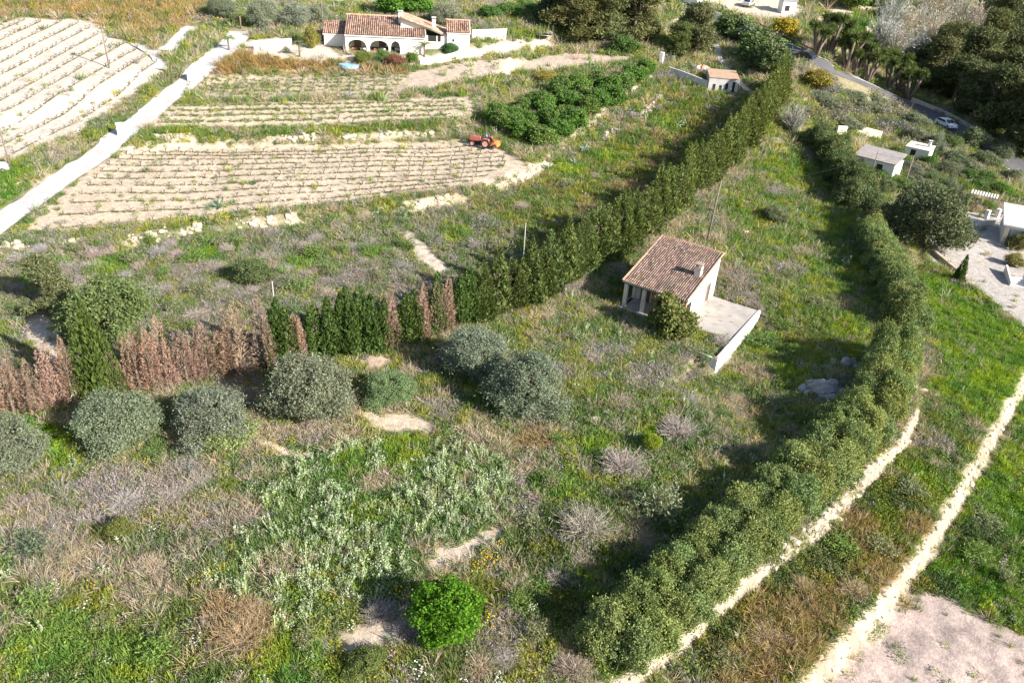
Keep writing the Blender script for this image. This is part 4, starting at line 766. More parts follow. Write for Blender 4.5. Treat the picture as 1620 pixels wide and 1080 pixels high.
def garden_wall(label, path, h, th=.3, mat='white', name='garden_wall', sink=.4):
    w_ = PL(path) if not hasattr(path[0], 'shape') else path; t = thing(name, label, 'wall', (w_[0][0], w_[0][1], w_[0][2])); o = np.array(w_[0])
    for i in range(len(w_)-1):
        a, b_ = np.array(w_[i])-o, np.array(w_[i+1])-o; d = unit((b_-a)[:2]); n_ = np.array([-d[1], d[0]])*th/2; e = d*th*.5 if i else d*0
        MB().hexa([(a[0]-n_[0]-e[0], a[1]-n_[1]-e[1], a[2]-sink), (b_[0]-n_[0], b_[1]-n_[1], b_[2]-sink), (b_[0]+n_[0], b_[1]+n_[1], b_[2]-sink), (a[0]+n_[0]-e[0], a[1]+n_[1]-e[1], a[2]-sink),
                   (a[0]-n_[0]-e[0], a[1]-n_[1]-e[1], a[2]+h), (b_[0]-n_[0], b_[1]-n_[1], b_[2]+h), (b_[0]+n_[0], b_[1]+n_[1], b_[2]+h), (a[0]+n_[0]-e[0], a[1]+n_[1]-e[1], a[2]+h)]).build('wall_panel', M[mat], t)
    return t
garden_wall('white garden wall running right from the villa shed', [(746, 64), (800, 62)], 1.7)
garden_wall('low cream stone wall below the villa palm along the dirt yard', [(664, 104), (690, 100), (720, 92), (760, 88), (800, 82)], .9, .4, 'render')
garden_wall('grey garden wall left of the villa forecourt', [(402, 80), (440, 78), (462, 76)], 1.5, .3, 'block')
garden_wall('low white wall at the top behind the villa garden', [(500, 2), (600, 4), (680, 6)], 1.1, .3)
pk = P(600, -4); pool = thing('pink_house', 'pink walled house cut by the top edge behind the villa', 'house', (pk[0], pk[1]+3, pk[2]), VR); MB().box(-4, 9, 0, 7, -.5, 3).build('wall', plain('pink_render', (.55, .34, .27), .9, .08, 1, .1), pool); tilted_box('roof', M['tile'], pool, -4.3, 9.3, -.4, 7.4, 3.1, 4.3, .2)
o = P(552, 106); tp = MB(); tp.cyl((0, 0, .18), 1.5, .5, 'z', 20, (.35, .6, .9)); t = tp.build('paddling_pool', plain('blue_plastic', (.75, .85, .95), .4, .06, 2, .1)); t.location = o; t.scale = (1.1, .8, 1); tag(t, 'pale blue plastic pool lying in the meadow before the villa', 'pool')

# --- block shed with flat rusty roof
s0 = P(1119, 144); s1 = P(1165, 150); s2 = P(1040, 118); d1 = unit((s1-s0)[:2]); L1_ = float(np.linalg.norm((s1-s0)[:2])); bs = thing('block_shed', 'flat-roofed block shed with rusty roof above the cypress shadow', 'shed', (s0[0], s0[1], s0[2]-.2), math.atan2(d1[1], d1[0]))
for nm, q in (('wall', (0, L1_, 0, .22)), ('wall', (0, .22, .221, 7.0)), ('wall', (L1_-.22, L1_, .221, 7.0)), ('wall', (.221, L1_-.221, 6.8, 7.0))): MB().box(q[0], q[1], q[2], q[3], -.8, 2.4).build(nm, M['block'], bs)
MB().box(-.08, L1_+.08, -.1, 7.1, 2.402, 2.54).build('roof_slab', M['gravelroof'], bs, bevel=.02)
for xa, h in ((L1_*.2, 1.4), (L1_*.42, 1.3), (L1_*.62, 1.7), (L1_*.85, 2.0)): MB().box(xa-.22, xa+.22, -.03, .05, .3, h).build('window' if h < 1.5 else 'door', M['dark'], bs)
garden_wall('long grey block wall behind the cypress shadow, joined to the shed', [(1056, 120), (1080, 128), (1118, 143)], 1.5, .25, 'block')
garden_wall('white gatepost pillar beside the pine drive', [(1044, 104), (1046, 103)], 2.2, .6, 'white', 'gate_pillar')
# --- white cottage right
c0 = P(1347, 266); cot = thing('white_cottage', 'low white cottage with grey sheet roof behind the garden bushes', 'house', (c0[0], c0[1], c0[2]+.1), HRZ-.15, scale=.82)
MB().box(0, 7.2, 0, 4.6, -.5, 2.3).build('wall', M['white'], cot); MB().hexa([(-.2, -.25, 2.32), (7.4, -.25, 2.32), (7.4, 4.8, 3.3), (-.2, 4.8, 3.3), (-.2, -.25, 2.44), (7.4, -.25, 2.44), (7.4, 4.8, 3.42), (-.2, 4.8, 3.42)]).build('roof', plain('grey_sheet', (.33, .29, .27), .7, .15, 1.5, .2, 8), cot)
MB().box(.9, 1.8, -.05, .02, .0, 2.0).build('door', plain('blue_door', (.05, .08, .30), .5, .1, 3, 0), cot); MB().box(4.2, 5.2, -.04, .02, .9, 1.8).build('window', M['dark'], cot)
garden_wall('pale wall behind the white cottage', [(1322, 214), (1360, 214), (1392, 222)], 1.5, .3, 'render')
c1 = P(1428, 250); ann = thing('white_annex', 'small white annex right of the cottage with a chimney', 'house', (c1[0], c1[1], c1[2]+.2), HRZ-.1, scale=.85); MB().box(0, 4.2, 0, 3.4, -.4, 2.0).build('wall', M['white'], ann); tilted_box('roof', M['render'], ann, -.15, 4.35, -.15, 3.55, 2.1, 2.4, .098); chimney(ann, 3.4, 2.2, 2.2, 3.2, .5); MB().box(1.0, 1.9, -.03, .02, .1, 1.7).build('door', M['dark'], ann)
# --- house corner at the right edge
c2 = P(1582, 384); rh = thing('edge_house', 'pale house with grey-blue roof cut by the right edge', 'house', (c2[0], c2[1], c2[2]-.1), HRZ+.12)
MB().box(0, .2, 0, 6, -.4, 2.6).box(.2, .5, 0, .2, -.4, 2.6).box(.501, 3.6, 0, .2, 2.15, 2.6).box(3.6, 7.5, 0, .2, -.4, 2.6).build('wall', M['render'], rh); gl = MB().box(.5, 3.6, .08, .14, 0, 2.15).build('patio_door', plain('pale_glass', (.3, .36, .42), .15, .1, 2, 0, spec=.7), rh)
for xa in (.5, 1.95, 3.45): MB().box(xa, xa+.1, .04, .079, 0, 2.15).build('door_frame', M['dark'], gl)
rr = MB().hexa([(-.5, -.6, 2.62), (8, -.6, 2.62), (8, 6.2, 3.5), (-.5, 6.2, 3.5), (-.5, -.6, 2.78), (8, -.6, 2.78), (8, 6.2, 3.66), (-.5, 6.2, 3.66)]).build('roof', plain('pale_roof', (.5, .5, .54), .8, .1, 1, .1), rh)
for i in range(9): MB().box(-.5+i*.9, -.44+i*.9, -.58, -.5, 2.785, 2.84).build('roof_batten', M['white'], rr)
for i in range(4):
    pass
stp = P(1600, 452); st = thing('garden_steps', 'white garden steps with side walls at the right edge', 'steps', (stp[0], stp[1], stp[2]), HRZ+.25)
for i in range(4): MB().box(0, 1.7, i*.36, i*.36+.37, -.3, .16*(i+1)).build('step', M['white'], st)
MB().hexa([(-.22, -.1, -.3), (-.02, -.1, -.3), (-.02, 3.9, -.3), (-.22, 3.9, -.3), (-.22, -.1, .45), (-.02, -.1, .45), (-.02, 3.9, 1.0), (-.22, 3.9, 1.0)]).build('side_wall', M['white'], st); MB().box(1.72, 1.92, -.1, 3.2, -.3, .95).build('side_wall', M['white'], st)
garden_wall('low white wall across the back of the gravel forecourt', [(1520, 352), (1550, 357), (1572, 356)], .7, .25)
garden_wall('white gatepost beside the forecourt hedge, left one', [(1558, 346), (1561, 345)], 1.2, .5, 'white', 'gate_pillar'); garden_wall('white gatepost beside the forecourt hedge, right one', [(1575, 344), (1578, 343)], 1.2, .5, 'white', 'gate_pillar')
garden_wall('pale stone edging wall between lawn bank and gravel forecourt', [(1476, 400), (1500, 420), (1525, 440)], .45, .4, 'stone')
lt = P(1530, 322); o = MB(); 
for i in range(10): o.box(i*.36, i*.36+.2, 0, 2.2, 2.0, 2.08)
pg = thing('pergola', 'pale slatted pergola above the forecourt bushes', 'pergola', (lt[0], lt[1], lt[2]-.2), HRZ)
for i in range(10): MB().box(i*.36, i*.36+.2, 0, 2.2, 1.7, 1.78).build('slat', M['white'], pg)
for x in (0.05, 3.25):
    for y in (.1, 2.0): MB().box(x, x+.12, y, y+.12, -.4, 1.698).build('post', M['white'], pg)
# --- far houses at the top right
for (a, b_, lab, nm, wd, cw, rot) in ((1236, 22, 'small white and blue hut at the top beyond the road', 'white_hut', 3.2, (.7, .68, .64), .2), (1600, 22, 'white house in the top right corner behind dark cypresses', 'white_house', 12, (.72, .69, .64), .1)):
    q = P(a, b_); t = thing(nm, lab, 'house', (q[0], q[1], q[2]-.3), rot); MB().box(0, wd, 0, wd*.7, -.5, 2.9).build('wall', M['white'], t); tilted_box('roof', M['tile'] if wd > 5 else M['metal'], t, -.2, wd+.2, -.2, wd*.7+.2, 3.1, 4.0, .17)
    for i in range(max(1, int(wd/3))): w__ = MB().box(.6+i*3, 1.7+i*3, -.04, .02, .9, 2.0).build('window', M['dark'], t)
# ------------------------------------------------------------------ stones
def boulder_mesh(seed):
    r = np.random.default_rng(seed); bm = bmesh.new(); bmesh.ops.create_icosphere(bm, subdivisions=4, radius=.5); P_ = np.array([v.co[:] for v in bm.verts])
    for k in range(20):
        d = unit(r.normal(size=3)); o = r.uniform(.30, .46); e = P_@d-o; P_ = P_-np.outer(np.maximum(e, 0)*.9, d)
    P_ = P_*(1+.10*(vnoise(P_[:, 0]+P_[:, 2], P_[:, 1]-P_[:, 2], .16, seed)-.5)+.07*(vnoise(P_[:, 0]-P_[:, 2], P_[:, 1]+P_[:, 2], .07, seed+3)-.5))[:, None]
    for v, q in zip(bm.verts, P_): v.co = q
    me = bpy.data.meshes.new('boulder'); bm.to_mesh(me); bm.free(); a = me.attributes.new('own', 'FLOAT_COLOR', 'POINT'); a.data.foreach_set('color', [.8, .8, .8, 0]*len(me.vertices)); me.materials.append(M['greyrock']); return me
def stone_mesh(seed, sub=1, jag=.22, flat=(1, 1, 1)):
    r = random.Random(seed); bm = bmesh.new(); bmesh.ops.create_icosphere(bm, subdivisions=sub, radius=.5)
    for v in bm.verts:
        k = 1+r.uniform(-jag, jag); v.co = Vector((v.co.x*k*flat[0], v.co.y*k*flat[1], v.co.z*k*flat[2]))
        for ax in range(3): v.co[ax] = max(-.42, min(.42, v.co[ax]))
    me = bpy.data.meshes.new('stone'); bm.to_mesh(me); bm.free(); a = me.attributes.new('own', 'FLOAT_COLOR', 'POINT'); c = r.uniform(.85, 1.35); a.data.foreach_set('color', [c, c*.98, c*.95, 0]*len(me.vertices)); me.materials.append(M['stone']); return me
STONES = [stone_mesh(i, 1) for i in range(8)]; BOULD = [boulder_mesh(40+i) for i in range(2)]
def stone(parent, loc, s, mesh=None):
    o = link('stone', mesh or random.choice(STONES), parent); o.location = loc; o.scale = s; o.rotation_euler = (random.uniform(-.3, .3), random.uniform(-.3, .3), random.uniform(0, 6.28)); return o
def stone_wall(label, path, poly, width, courses, sp, size, cnt=295):
    w_ = PL(path); o0 = w_[0]; t = thing('dry_stone_wall', label, 'wall', o0); ss = np.concatenate([[0], np.cumsum(np.linalg.norm(np.diff(w_[:, :2], axis=0), axis=1))]); n = 0
    sp = max(sp, ss[-1]*courses/cnt)
    for c in range(courses):
        for s in np.arange(random.uniform(0, sp), ss[-1], sp):
            s2 = s+random.uniform(-.1, .1); x = np.interp(s2, ss, w_[:, 0]); y = np.interp(s2, ss, w_[:, 1]); dx = np.interp(s2+.4, ss, w_[:, 0])-np.interp(s2-.4, ss, w_[:, 0]); dy = np.interp(s2+.4, ss, w_[:, 1])-np.interp(s2-.4, ss, w_[:, 1]); q = math.hypot(dx, dy)+1e-9
            off = width*np.interp(s2/ss[-1], [0, 1], [1.25, .5])*((c+.5)/courses-.5)*1.25+random.uniform(-.08, .08); x += dy/q*off; y -= dx/q*off; k = random.lognormvariate(-.1, .42)*size
            stone(t, (x-o0[0], y-o0[1], TZ(x, y)-o0[2]+.05), (k*random.uniform(.9, 1.5), k, k*.7)); n += 1
    return t
stone_wall('dry stone terrace wall under the clipped green hedge', [(960, 1092), (1010, 1062), (1100, 985), (1180, 918), (1300, 828), (1380, 745), (1435, 690), (1450, 660)], _L1, .8, 3, .8, .36)
stone_wall('pale dry stone wall along the sandy field at the lower right', [(1245, 1108), (1290, 1068), (1400, 952), (1480, 850), (1540, 745), (1600, 640), (1630, 590)], _L2, .8, 2, 1.0, .30)
BANKS = [((0, 388), (60, 394), 'at the left edge below the vineyard'), ((95, 384), (125, 382), 'left of the vineyard bank centre'), ((200, 378), (265, 368), 'largest pale patch below the vineyard corner'), ((285, 366), (320, 360), 'small pale patch on the vineyard bank'), ((372, 357), (465, 346), 'long pale strip below the vineyard'),
         ((650, 330), (735, 318), 'pale patch below the right end of the vineyard'), ((795, 300), (850, 276), 'at the bank corner below the tractor turn'), ((955, 222), (975, 206), 'above the cypress shadow, lower one'), ((1014, 188), (1044, 152), 'upright pale strip near the block shed'), ((245, 217), (305, 216), 'between the lower plots, left end'), ((430, 219), (500, 219), 'between the lower plots, middle left'), ((545, 219), (585, 219), 'between the lower plots, middle'), ((592, 217), (685, 214), 'between the lower plots, right end'), ((838, 268), (880, 262), 'by the agaves below the orchard')]
for (p, q, where) in BANKS:
    A_, B_ = P(*p), P(*q); t = thing('rubble_bank', 'pale limestone rubble '+where, 'rubble', A_, 0, 'rubble on the terrace banks'); L_ = np.linalg.norm((B_-A_)[:2]); d_ = unit((B_-A_)[:2])
    for i in range(int(min(60, 6+L_*5))):
        s = random.uniform(0, L_); o_ = random.gauss(0, .35); x = A_[0]+d_[0]*s-d_[1]*o_; y = A_[1]+d_[1]*s+d_[0]*o_; k = random.choice((.15, .2, .3, .4, .7))*random.uniform(.9, 1.3); stone(t, (x-A_[0], y-A_[1], TZ(x, y)-A_[2]+.05), (k*1.3, k, k*.75))
GR_ = [boulder_mesh(60+i) for i in range(4)]
for (a, b_, n_, ext, lab) in ((1300, 622, 16, 1.7, 'broken grey rock outcrop in the hedge shade, the larger front one'), (1338, 578, 9, 1.1, 'grey rock outcrop in the hedge shade, the smaller rear one')):
    q = P(a, b_); t = thing('rock_outcrop', lab, 'rock', q)
    for i in range(n_):
        an = random.uniform(0, 6.28); d = ext*math.sqrt(random.random())*(i > 0); x, y = d*math.cos(an)*1.25, d*math.sin(an)*.9; k = (1.9 if i == 0 else random.uniform(.55, 1.3))*ext/1.7
        stone(t, (x, y, TZ(q[0]+x, q[1]+y)-q[2]+.28*k), (k*1.25, k, k*.95), GR_[i % 4])
q = P(1180, 372); t = thing('rubble_pile', 'heap of broken bricks and stones behind the tiled house', 'rubble', q)
BR_ = MB().box(-.15, .15, -.08, .08, -.05, .05).mesh('brick', M['brick'])
for i in range(46):
    d = random.gauss(0, .75); a = random.uniform(0, 6.28); x, y = d*math.cos(a)*1.3, d*math.sin(a); z = max(0, .5-.45*abs(d))*random.random()+TZ(q[0]+x, q[1]+y)-q[2]+.08
    if i % 2: stone(t, (x, y, z), (.38, .3, .25))
    else:
        o = link('brick', BR_, t); o.location = (x, y, z); o.scale = (1.5,)*3; o.rotation_euler = (random.uniform(-.6, .6), random.uniform(-.6, .6), random.uniform(0, 6))
for i, (a, b_) in enumerate([(935, 566), (942, 664), (960, 655), (1455, 540), (1460, 620), (1010, 600)]):
    q = P(a, b_); o = link('limestone_block', STONES[i % 8]); o.location = (q[0], q[1], q[2]+.15); o.scale = (1.0, .7, .6); tag(o, ['pale limestone block in the weeds between olives and house, upper one', 'pale limestone block right of the front olive tree, lower one', 'pale limestone block right of the front olive tree, upper one', 'pale limestone block at the gap in the terrace hedge', 'pale limestone block on the path below the hedge gap', 'pale limestone block in front of the house bush'][i], 'rock')
# ------------------------------------------------------------------ vines
def vine_mesh(seed):
    r = np.random.default_rng(seed); b = MB(); b.tube([(0, 0, -.1), (.04, 0, .2), (0, .03, .42)], [.07, .06, .08], 5); V = []
    for i in range(7):
        a = r.uniform(0, 6.28); e = r.uniform(.25, .6); b.tube([(0, .03, .38), (math.cos(a)*e*.55, math.sin(a)*e*.55, .38+.28), (math.cos(a)*e, math.sin(a)*e, .45+r.uniform(.25, .55))], [.035, .024, .014], 3, cap=False)
    return b.mesh('grape_vine', M['vine'])
M['vine'] = plain('vine_wood', (.13, .105, .09), .9, .25, 8, 0)
VM = [vine_mesh(i) for i in range(4)]
def rows_between(Ls, Rs, n):
    Lp, Rp = PL(Ls)[:, :2], PL(Rs)[:, :2]; tl = np.linspace(0, 1, len(Lp)); tr = np.linspace(0, 1, len(Rp)); out = []
    for k in range(n):
        u = k/(n-1); out.append((np.array([np.interp(u, tl, Lp[:, i]) for i in (0, 1)]), np.array([np.interp(u, tr, Rp[:, i]) for i in (0, 1)])))
    return out
ROWS1 = rows_between([(212, 236), (188, 248), (165, 264), (150, 282), (132, 302), (108, 326), (72, 362)], [(738, 231), (785, 240), (800, 250), (798, 262), (780, 275), (740, 288), (660, 303)], 11)
ROWS2 = rows_between([(275, 168), (255, 184), (250, 202)], [(735, 160), (738, 172), (690, 190)], 5); ROWS3 = rows_between([(300, 124), (290, 148)], [(640, 121), (620, 150)], 5)
vines = []
for rows, sp in ((ROWS1, 1.75),):
    for rw, (A_, B_) in enumerate(rows):
        L_ = np.linalg.norm(B_-A_); sag = 1.6; vn = 0
        for s in np.arange(.3, L_, sp):
            if random.random() < .12: continue
            u = s/L_; p = A_+(B_-A_)*u+np.array([0, -sag*4*u*(1-u)*.6]); vn += 1; vines.append((p[0]+random.uniform(-.1, .1), p[1]+random.uniform(-.1, .1), rw+1, vn))
vines = vines[:300]
for i, (x, y, rw, vn) in enumerate(vines):
    o = link('grape_vine', VM[i % 4]); o.location = (x, y, TZ(x, y)); o.rotation_euler = (0, 0, random.uniform(0, 6.28)); k = random.uniform(.55, .85); o.scale = (k, k, k); tag(o, f'bare pruned grape vine, {ordinal(vn)} from the left in row {ordinal(rw)} below the tractor', 'grape vine', 'vines of the large plot')
rest = []; rowlines = [(A_, B_, 1.6) for A_, B_ in ROWS1]+[(A_, B_, .8) for A_, B_ in ROWS2+ROWS3]
for A_, B_ in ROWS2+ROWS3:
    L_ = np.linalg.norm(B_-A_)
    for s in np.arange(.3, L_, 1.8): u = s/L_; p = A_+(B_-A_)*u+np.array([0, -.8*4*u*(1-u)*.6]); rest.append(p)
dl = unit(P(233, 104)[:2]-P(34, 233)[:2]); nl = np.array([-dl[1], dl[0]]); ROWSL = []; pc = VINEL.mean(0)
for k in np.arange(-60, 60, 3.0):
    s = np.arange(-120, 120, 1.25); q = pc+nl*k+dl*s[:, None]; ok = sdist(VINEL, q[:, 0], q[:, 1]) > .6
    if ok.sum() > 4:
        q = q[ok]; ROWSL.append((q[0], q[-1])); rest += [p+np.array([random.uniform(-.12, .12), random.uniform(-.12, .12)]) for p in q if random.random() > .06]
rest = np.array(rest)
# ------------------------------------------------------------------ poles and cables
def solve_h(base, ytop):
    lo, hi = .5, 25
    for _ in range(40):
        m = (lo+hi)/2
        if pix((base[0], base[1], base[2]+m))[1] > ytop: lo = m
        else: hi = m
    return lo
TOPSP = {}
def pole(key, label, base, ytop, r=.11, mat='polewood', arm=True, lean=0.):
    q = P(*base); h = solve_h(q, ytop); t = thing('utility_pole', label, 'pole', q); MB().tube([(0, 0, -.4), (lean*.5, 0, h*.5), (lean, 0, h)], [r, r*.9, r*.7], 9).build('post', M[mat], t, True)
    if arm:
        MB().box(lean-.45, lean+.45, -.05, .05, h-.42, h-.34).build('crossarm', M[mat], t)
        for x in (-.38, .38): MB().cyl((lean+x, 0, h-.27), .05, .14, 'z', 8).build('insulator', M['white'], t)
    TOPSP[key] = np.array([q[0]+lean, q[1], q[2]+h-.25]); return t
pole('v1', 'tall wooden utility pole standing among the vines of the white vineyard', (173, 108), 40); pole('v0', 'thin wooden pole at the left edge by the white vineyard', (17, 268), 183, .09)
pole('h', 'leaning dark wooden pole behind the tiled house', (1118, 383), 285, .11, 'polewood', False, .25); pole('b', 'thin pale pole rising behind the slim cypresses', (438, 518), 445, .07, 'concrete', False); pole('c', 'thin pale pole rising behind the bushy cypresses', (826, 432), 352, .07, 'concrete', False)
pole('g1', 'wooden pole in the garden beside the white cottage', (1431, 292), 246, .11, 'polewood', False); pole('g2', 'thin wooden pole before the white cottage door', (1374, 290), 240, .08, 'polewood', False); pole('t', 'wooden pole left of the villa wing', (511, 46), -12, .11)
def cable(label, a, b_, sag=.7, r=.013):
    a, b_ = np.array(a), np.array(b_); n = 16; p = [tuple(a+(b_-a)*i/n-np.array([0, 0, sag*4*(i/n)*(1-i/n)])) for i in range(n+1)]
    tag(MB().tube(p, r, 4).build('overhead_cable', M['rubber']), label, 'cable')
cable('overhead cable from the pale pole behind the slim cypresses to the next pole', TOPSP['b'], TOPSP['c']); cable('overhead cable from the pole behind the house to the bushy cypresses', TOPSP['c'], TOPSP['h'])
cable('overhead cable crossing before the dead cypresses on the left', TOPSP['b'], G(-60, 600, 6.0), 1.0, .015); cable('overhead cable from the house pole to the cottage pole', TOPSP['h'], TOPSP['g2'], 1.2); cable('overhead cable between the two garden poles of the cottage', TOPSP['g2'], TOPSP['g1'], .3)
# ------------------------------------------------------------------ road furniture
far = rn if depth((*(rc[len(rc)//2]+rn[len(rc)//2]*4), 0)) > depth((*(rc[len(rc)//2]-rn[len(rc)//2]*4), 0)) else -rn
def roadpx(px): 
    pr = np.array([pix((c[0], c[1], TZ(*c)))[0] for c in rc]); return int(np.argmin(np.abs(pr-px)))
def wallpath(i0, i1, off, st=4): return [np.array([*(rc[i]+far[i]*off), TZ(*(rc[i]+far[i]*off))]) for i in range(i0, i1, st)]
iA, iB, iC, iD, iE = roadpx(1205), roadpx(1300), roadpx(1428), roadpx(1552), roadpx(1590)
garden_wall('pale stone parapet along the far side of the road, below the yuccas', wallpath(iC, iD, 4.1), .8, .45, 'stone', 'parapet_wall'); garden_wall('pale stone parapet along the road at the right edge', wallpath(iE, len(rc), 4.1), .8, .45, 'stone', 'parapet_wall')
gr = thing('guard_rail', 'rusty guard rail along the road bend beside the yellow bush', 'guard rail', (*rc[iA], TZ(*rc[iA]))); w_ = wallpath(iA-8, iB, 3.7, 2); o0 = np.array([*rc[iA], TZ(*rc[iA])])
for i in range(len(w_)-1): 
    a, b_ = w_[i]-o0, w_[i+1]-o0; MB().tube([(a[0], a[1], a[2]+.75), (b_[0], b_[1], b_[2]+.75)], .12, 5).build('rail', M['wood'], gr); MB().box(a[0]-.07, a[0]+.07, a[1]-.07, a[1]+.07, a[2]-.2, a[2]+.8).build('post', M['wood'], gr)
def car(name, label, cat, i, off, col, rev=False, van=False, loc=None, rz=None):
    if loc is None:
        c = rc[i]+far[i]*off; d = rc[min(i+1, len(rc)-1)]-rc[i-1]; z = TZ(*rc[i])+.16; loc = (c[0], c[1], z); rz = math.atan2(d[1], d[0])+(math.pi if rev else 0)
    t = thing(name, label, cat, loc, rz); Lh, Wh = (2.5, .95) if van else (2.1, .88)
    prof = [(-2.5, .35), (2.45, .35), (2.5, .9), (2.2, 1.15), (1.75, 1.25), (1.2, 2.05), (-2.4, 2.1), (-2.5, 1.9)] if van else [(-2.1, .32), (2.1, .32), (2.12, .65), (1.9, .82), (.95, .95), (.35, 1.42), (-1.1, 1.45), (-1.75, 1.0), (-2.08, .95)]
    o = MB().prism(prof, -Wh, Wh).build('body', M['paint'], t, bevel=.07); o.color = (*col, 1)
    g = [(1.62, 1.32), (1.22, 1.95), (.3, 1.95), (.3, 1.32)] if van else [(.86, .98), (.34, 1.36), (-1.05, 1.38), (-1.62, 1.02)]
    for s in (-1, 1): MB().prism(g, s*(Wh+.004)-.006, s*(Wh+.004)+.006).build('side_window', M['glass'], t)
    (x0, z0), (x1, z1) = ((1.77, 1.26), (1.23, 2.02)) if van else ((.97, .96), (.37, 1.41))
    MB().add([(x0+.02, -Wh*.86, z0+.02), (x0+.02, Wh*.86, z0+.02), (x1+.02, Wh*.8, z1+.015), (x1+.02, -Wh*.8, z1+.015)], [(0, 1, 2, 3)]).build('windscreen', M['glass'], t)
    MB().add([(-2.52 if van else -1.78, -Wh*.8, 1.3 if van else 1.02), (-2.52 if van else -1.78, Wh*.8, 1.3 if van else 1.02), (-2.52 if van else -1.14, Wh*.75, 1.85 if van else 1.43), (-2.52 if van else -1.14, -Wh*.75, 1.85 if van else 1.43)], [(0, 1, 2, 3)]).build('rear_window', M['glass'], t)
    for x in (-1.3, 1.35):
        for s in (-1, 1):
            w = MB().cyl((x, s*(Wh-.06), .32), .32, .2, 'y', 16).build('wheel', M['rubber'], t); MB().cyl((x, s*(Wh+.05), .32), .18, .03, 'y', 12).build('rim', M['metal'], w)
    for s in (-1, 1): MB().box(Lh-.06, Lh+.05, s*.62-.16, s*.62+.16, .62, .76).build('headlight', M['glass'], t)
    return t
car('delivery_van', 'white van on the road at the top edge', 'van', roadpx(1100), -1.5, (.85, .85, .85), True, True)
car('dark_car', 'dark blue-black car on the road by the guard rail', 'car', roadpx(1278), -1.5, (.03, .035, .06), True); car('white_car', 'white car driving on the road past the dark wood', 'car', roadpx(1503), -1.4, (.85, .85, .86), False)
q = P(1184, 10); car('parked_car', 'silver car parked on bare ground above the road', 'car', 0, 0, (.65, .66, .68), loc=(q[0], q[1], q[2]), rz=1.0)
q = P(2, 275); car('parked_car', 'silver car cut by the left edge beside the white track', 'car', 0, 0, (.6, .62, .65), loc=(q[0]-1.4, q[1], q[2]+.02), rz=.6)
# ------------------------------------------------------------------ tractor with driver and rotavator
q = P(764, 232); q1 = P(800, 239); hd = math.atan2(*(q-q1)[[1, 0]]); TRC = (q[0], q[1], q[2]+.02)
tr = thing('tractor', 'small red tractor at the end of the vine rows', 'tractor', TRC, hd)
red = plain('red_paint', (.42, .12, .09), .5, .12, 3, .05)
MB().prism([(.25, .75), (1.85, .70), (1.9, 1.05), (1.75, 1.28), (.3, 1.38)], -.36, .36).build('bonnet', red, tr, bevel=.05); MB().box(-.9, .3, -.3, .3, .55, .95).box(.28, 1.7, -.2, .2, .45, .76).build('chassis', M['rubber'], tr)
MB().box(1.88, 1.93, -.28, .28, .78, 1.1).build('grille', M['rubber'], tr)
for x, r, wd, yy in ((-.55, .62, .34, .72), (1.4, .38, .24, .58)):
    for s in (-1, 1):
        w = MB().cyl((x, s*yy, r), r, wd, 'y', 18).build('wheel', M['rubber'], tr); MB().cyl((x, s*(yy+wd/2), r), r*.62, .05, 'y', 14, (1.0, .8, .75)).build('rim', plain('pale_rim', (.6, .38, .33), .6, .1, 3, 0) if (x, s) == (-.55, -1) else bpy.data.materials['pale_rim'], w)
for s in (-1, 1): MB().prism([(-1.15, 1.05), (-1.0, 1.3), (-.3, 1.34), (.0, 1.05), (-.05, .98), (-.35, 1.24), (-.95, 1.2), (-1.05, 1.0)], s*.72-.2, s*.72+.2).build('mudguard', red, tr)
MB().box(-.75, -.25, -.24, .24, .95, 1.06).box(-.82, -.72, -.24, .24, 1.06, 1.4).build('seat', M['rubber'], tr); MB().tube([(.25, 0, 1.3), (.02, 0, 1.5)], .03, 6).build('steering_column', M['rubber'], tr)
sw = MB(); sw.tube([(.0+.07*math.cos(a)*0+.1*math.sin(a)*.4, .19*math.cos(a), 1.5+.17*math.sin(a)) for a in np.linspace(0, 6.283, 15)], .018, 5); sw.build('steering_wheel', M['rubber'], tr); MB().tube([(1.2, .25, 1.25), (1.2, .25, 1.8)], .035, 7).build('exhaust', M['metal'], tr)
for s in (-1, 1): MB().tube([(-.85, s*.42, .9), (-.85, s*.42, 2.0)], .03, 6).build('roll_bar', M['rubber'], tr)
MB().tube([(-.85, -.43, 2.0), (-.85, .43, 2.0)], .03, 6).build('roll_bar', M['rubber'], tr)
imp = thing('rotavator', 'orange rotavator hitched behind the red tractor', 'rotavator', TRC, hd); org = plain('orange_paint', (.62, .20, .06), .5, .1, 3, .05)
MB().prism([(-1.3, .45), (-1.4, .75), (-1.75, .95), (-2.15, .85), (-2.35, .4), (-2.2, .4), (-2.0, .75), (-1.5, .62), (-1.4, .45)], -.8, .8).build('hood', org, imp); MB().tube([(-1.0, 0, .6), (-1.75, 0, .95)], .06, 6).box(-1.7, -1.5, -.1, .1, .9, 1.2).build('hitch', org, imp); MB().cyl((-1.85, 0, .36), .1, 1.5, 'y', 8).build('rotor', M['metal'], imp)
for k in range(7): 
    for a in (0, 2.1, 4.2): MB().box(-.03, .03, -.03, .03, .0, .32).build('tine', M['metal'], imp).matrix_local = Matrix.Translation((-1.85, -.7+k*.23, .36)) @ Matrix.Rotation(a+k*.5, 4, 'Y')
def skinned(name, joints, edges, radii, mat, parent=None, sub=1):
    me = bpy.data.meshes.new(name); me.from_pydata(joints, edges, []); o = link(name, me, parent); m = o.modifiers.new('skin', 'SKIN')
    for v, r in zip(me.skin_vertices[0].data, radii): v.radius = (r, r)
    me.skin_vertices[0].data[0].use_root = True; s = o.modifiers.new('smooth', 'SUBSURF'); s.levels = sub; s.render_levels = sub; me.materials.append(mat); return o
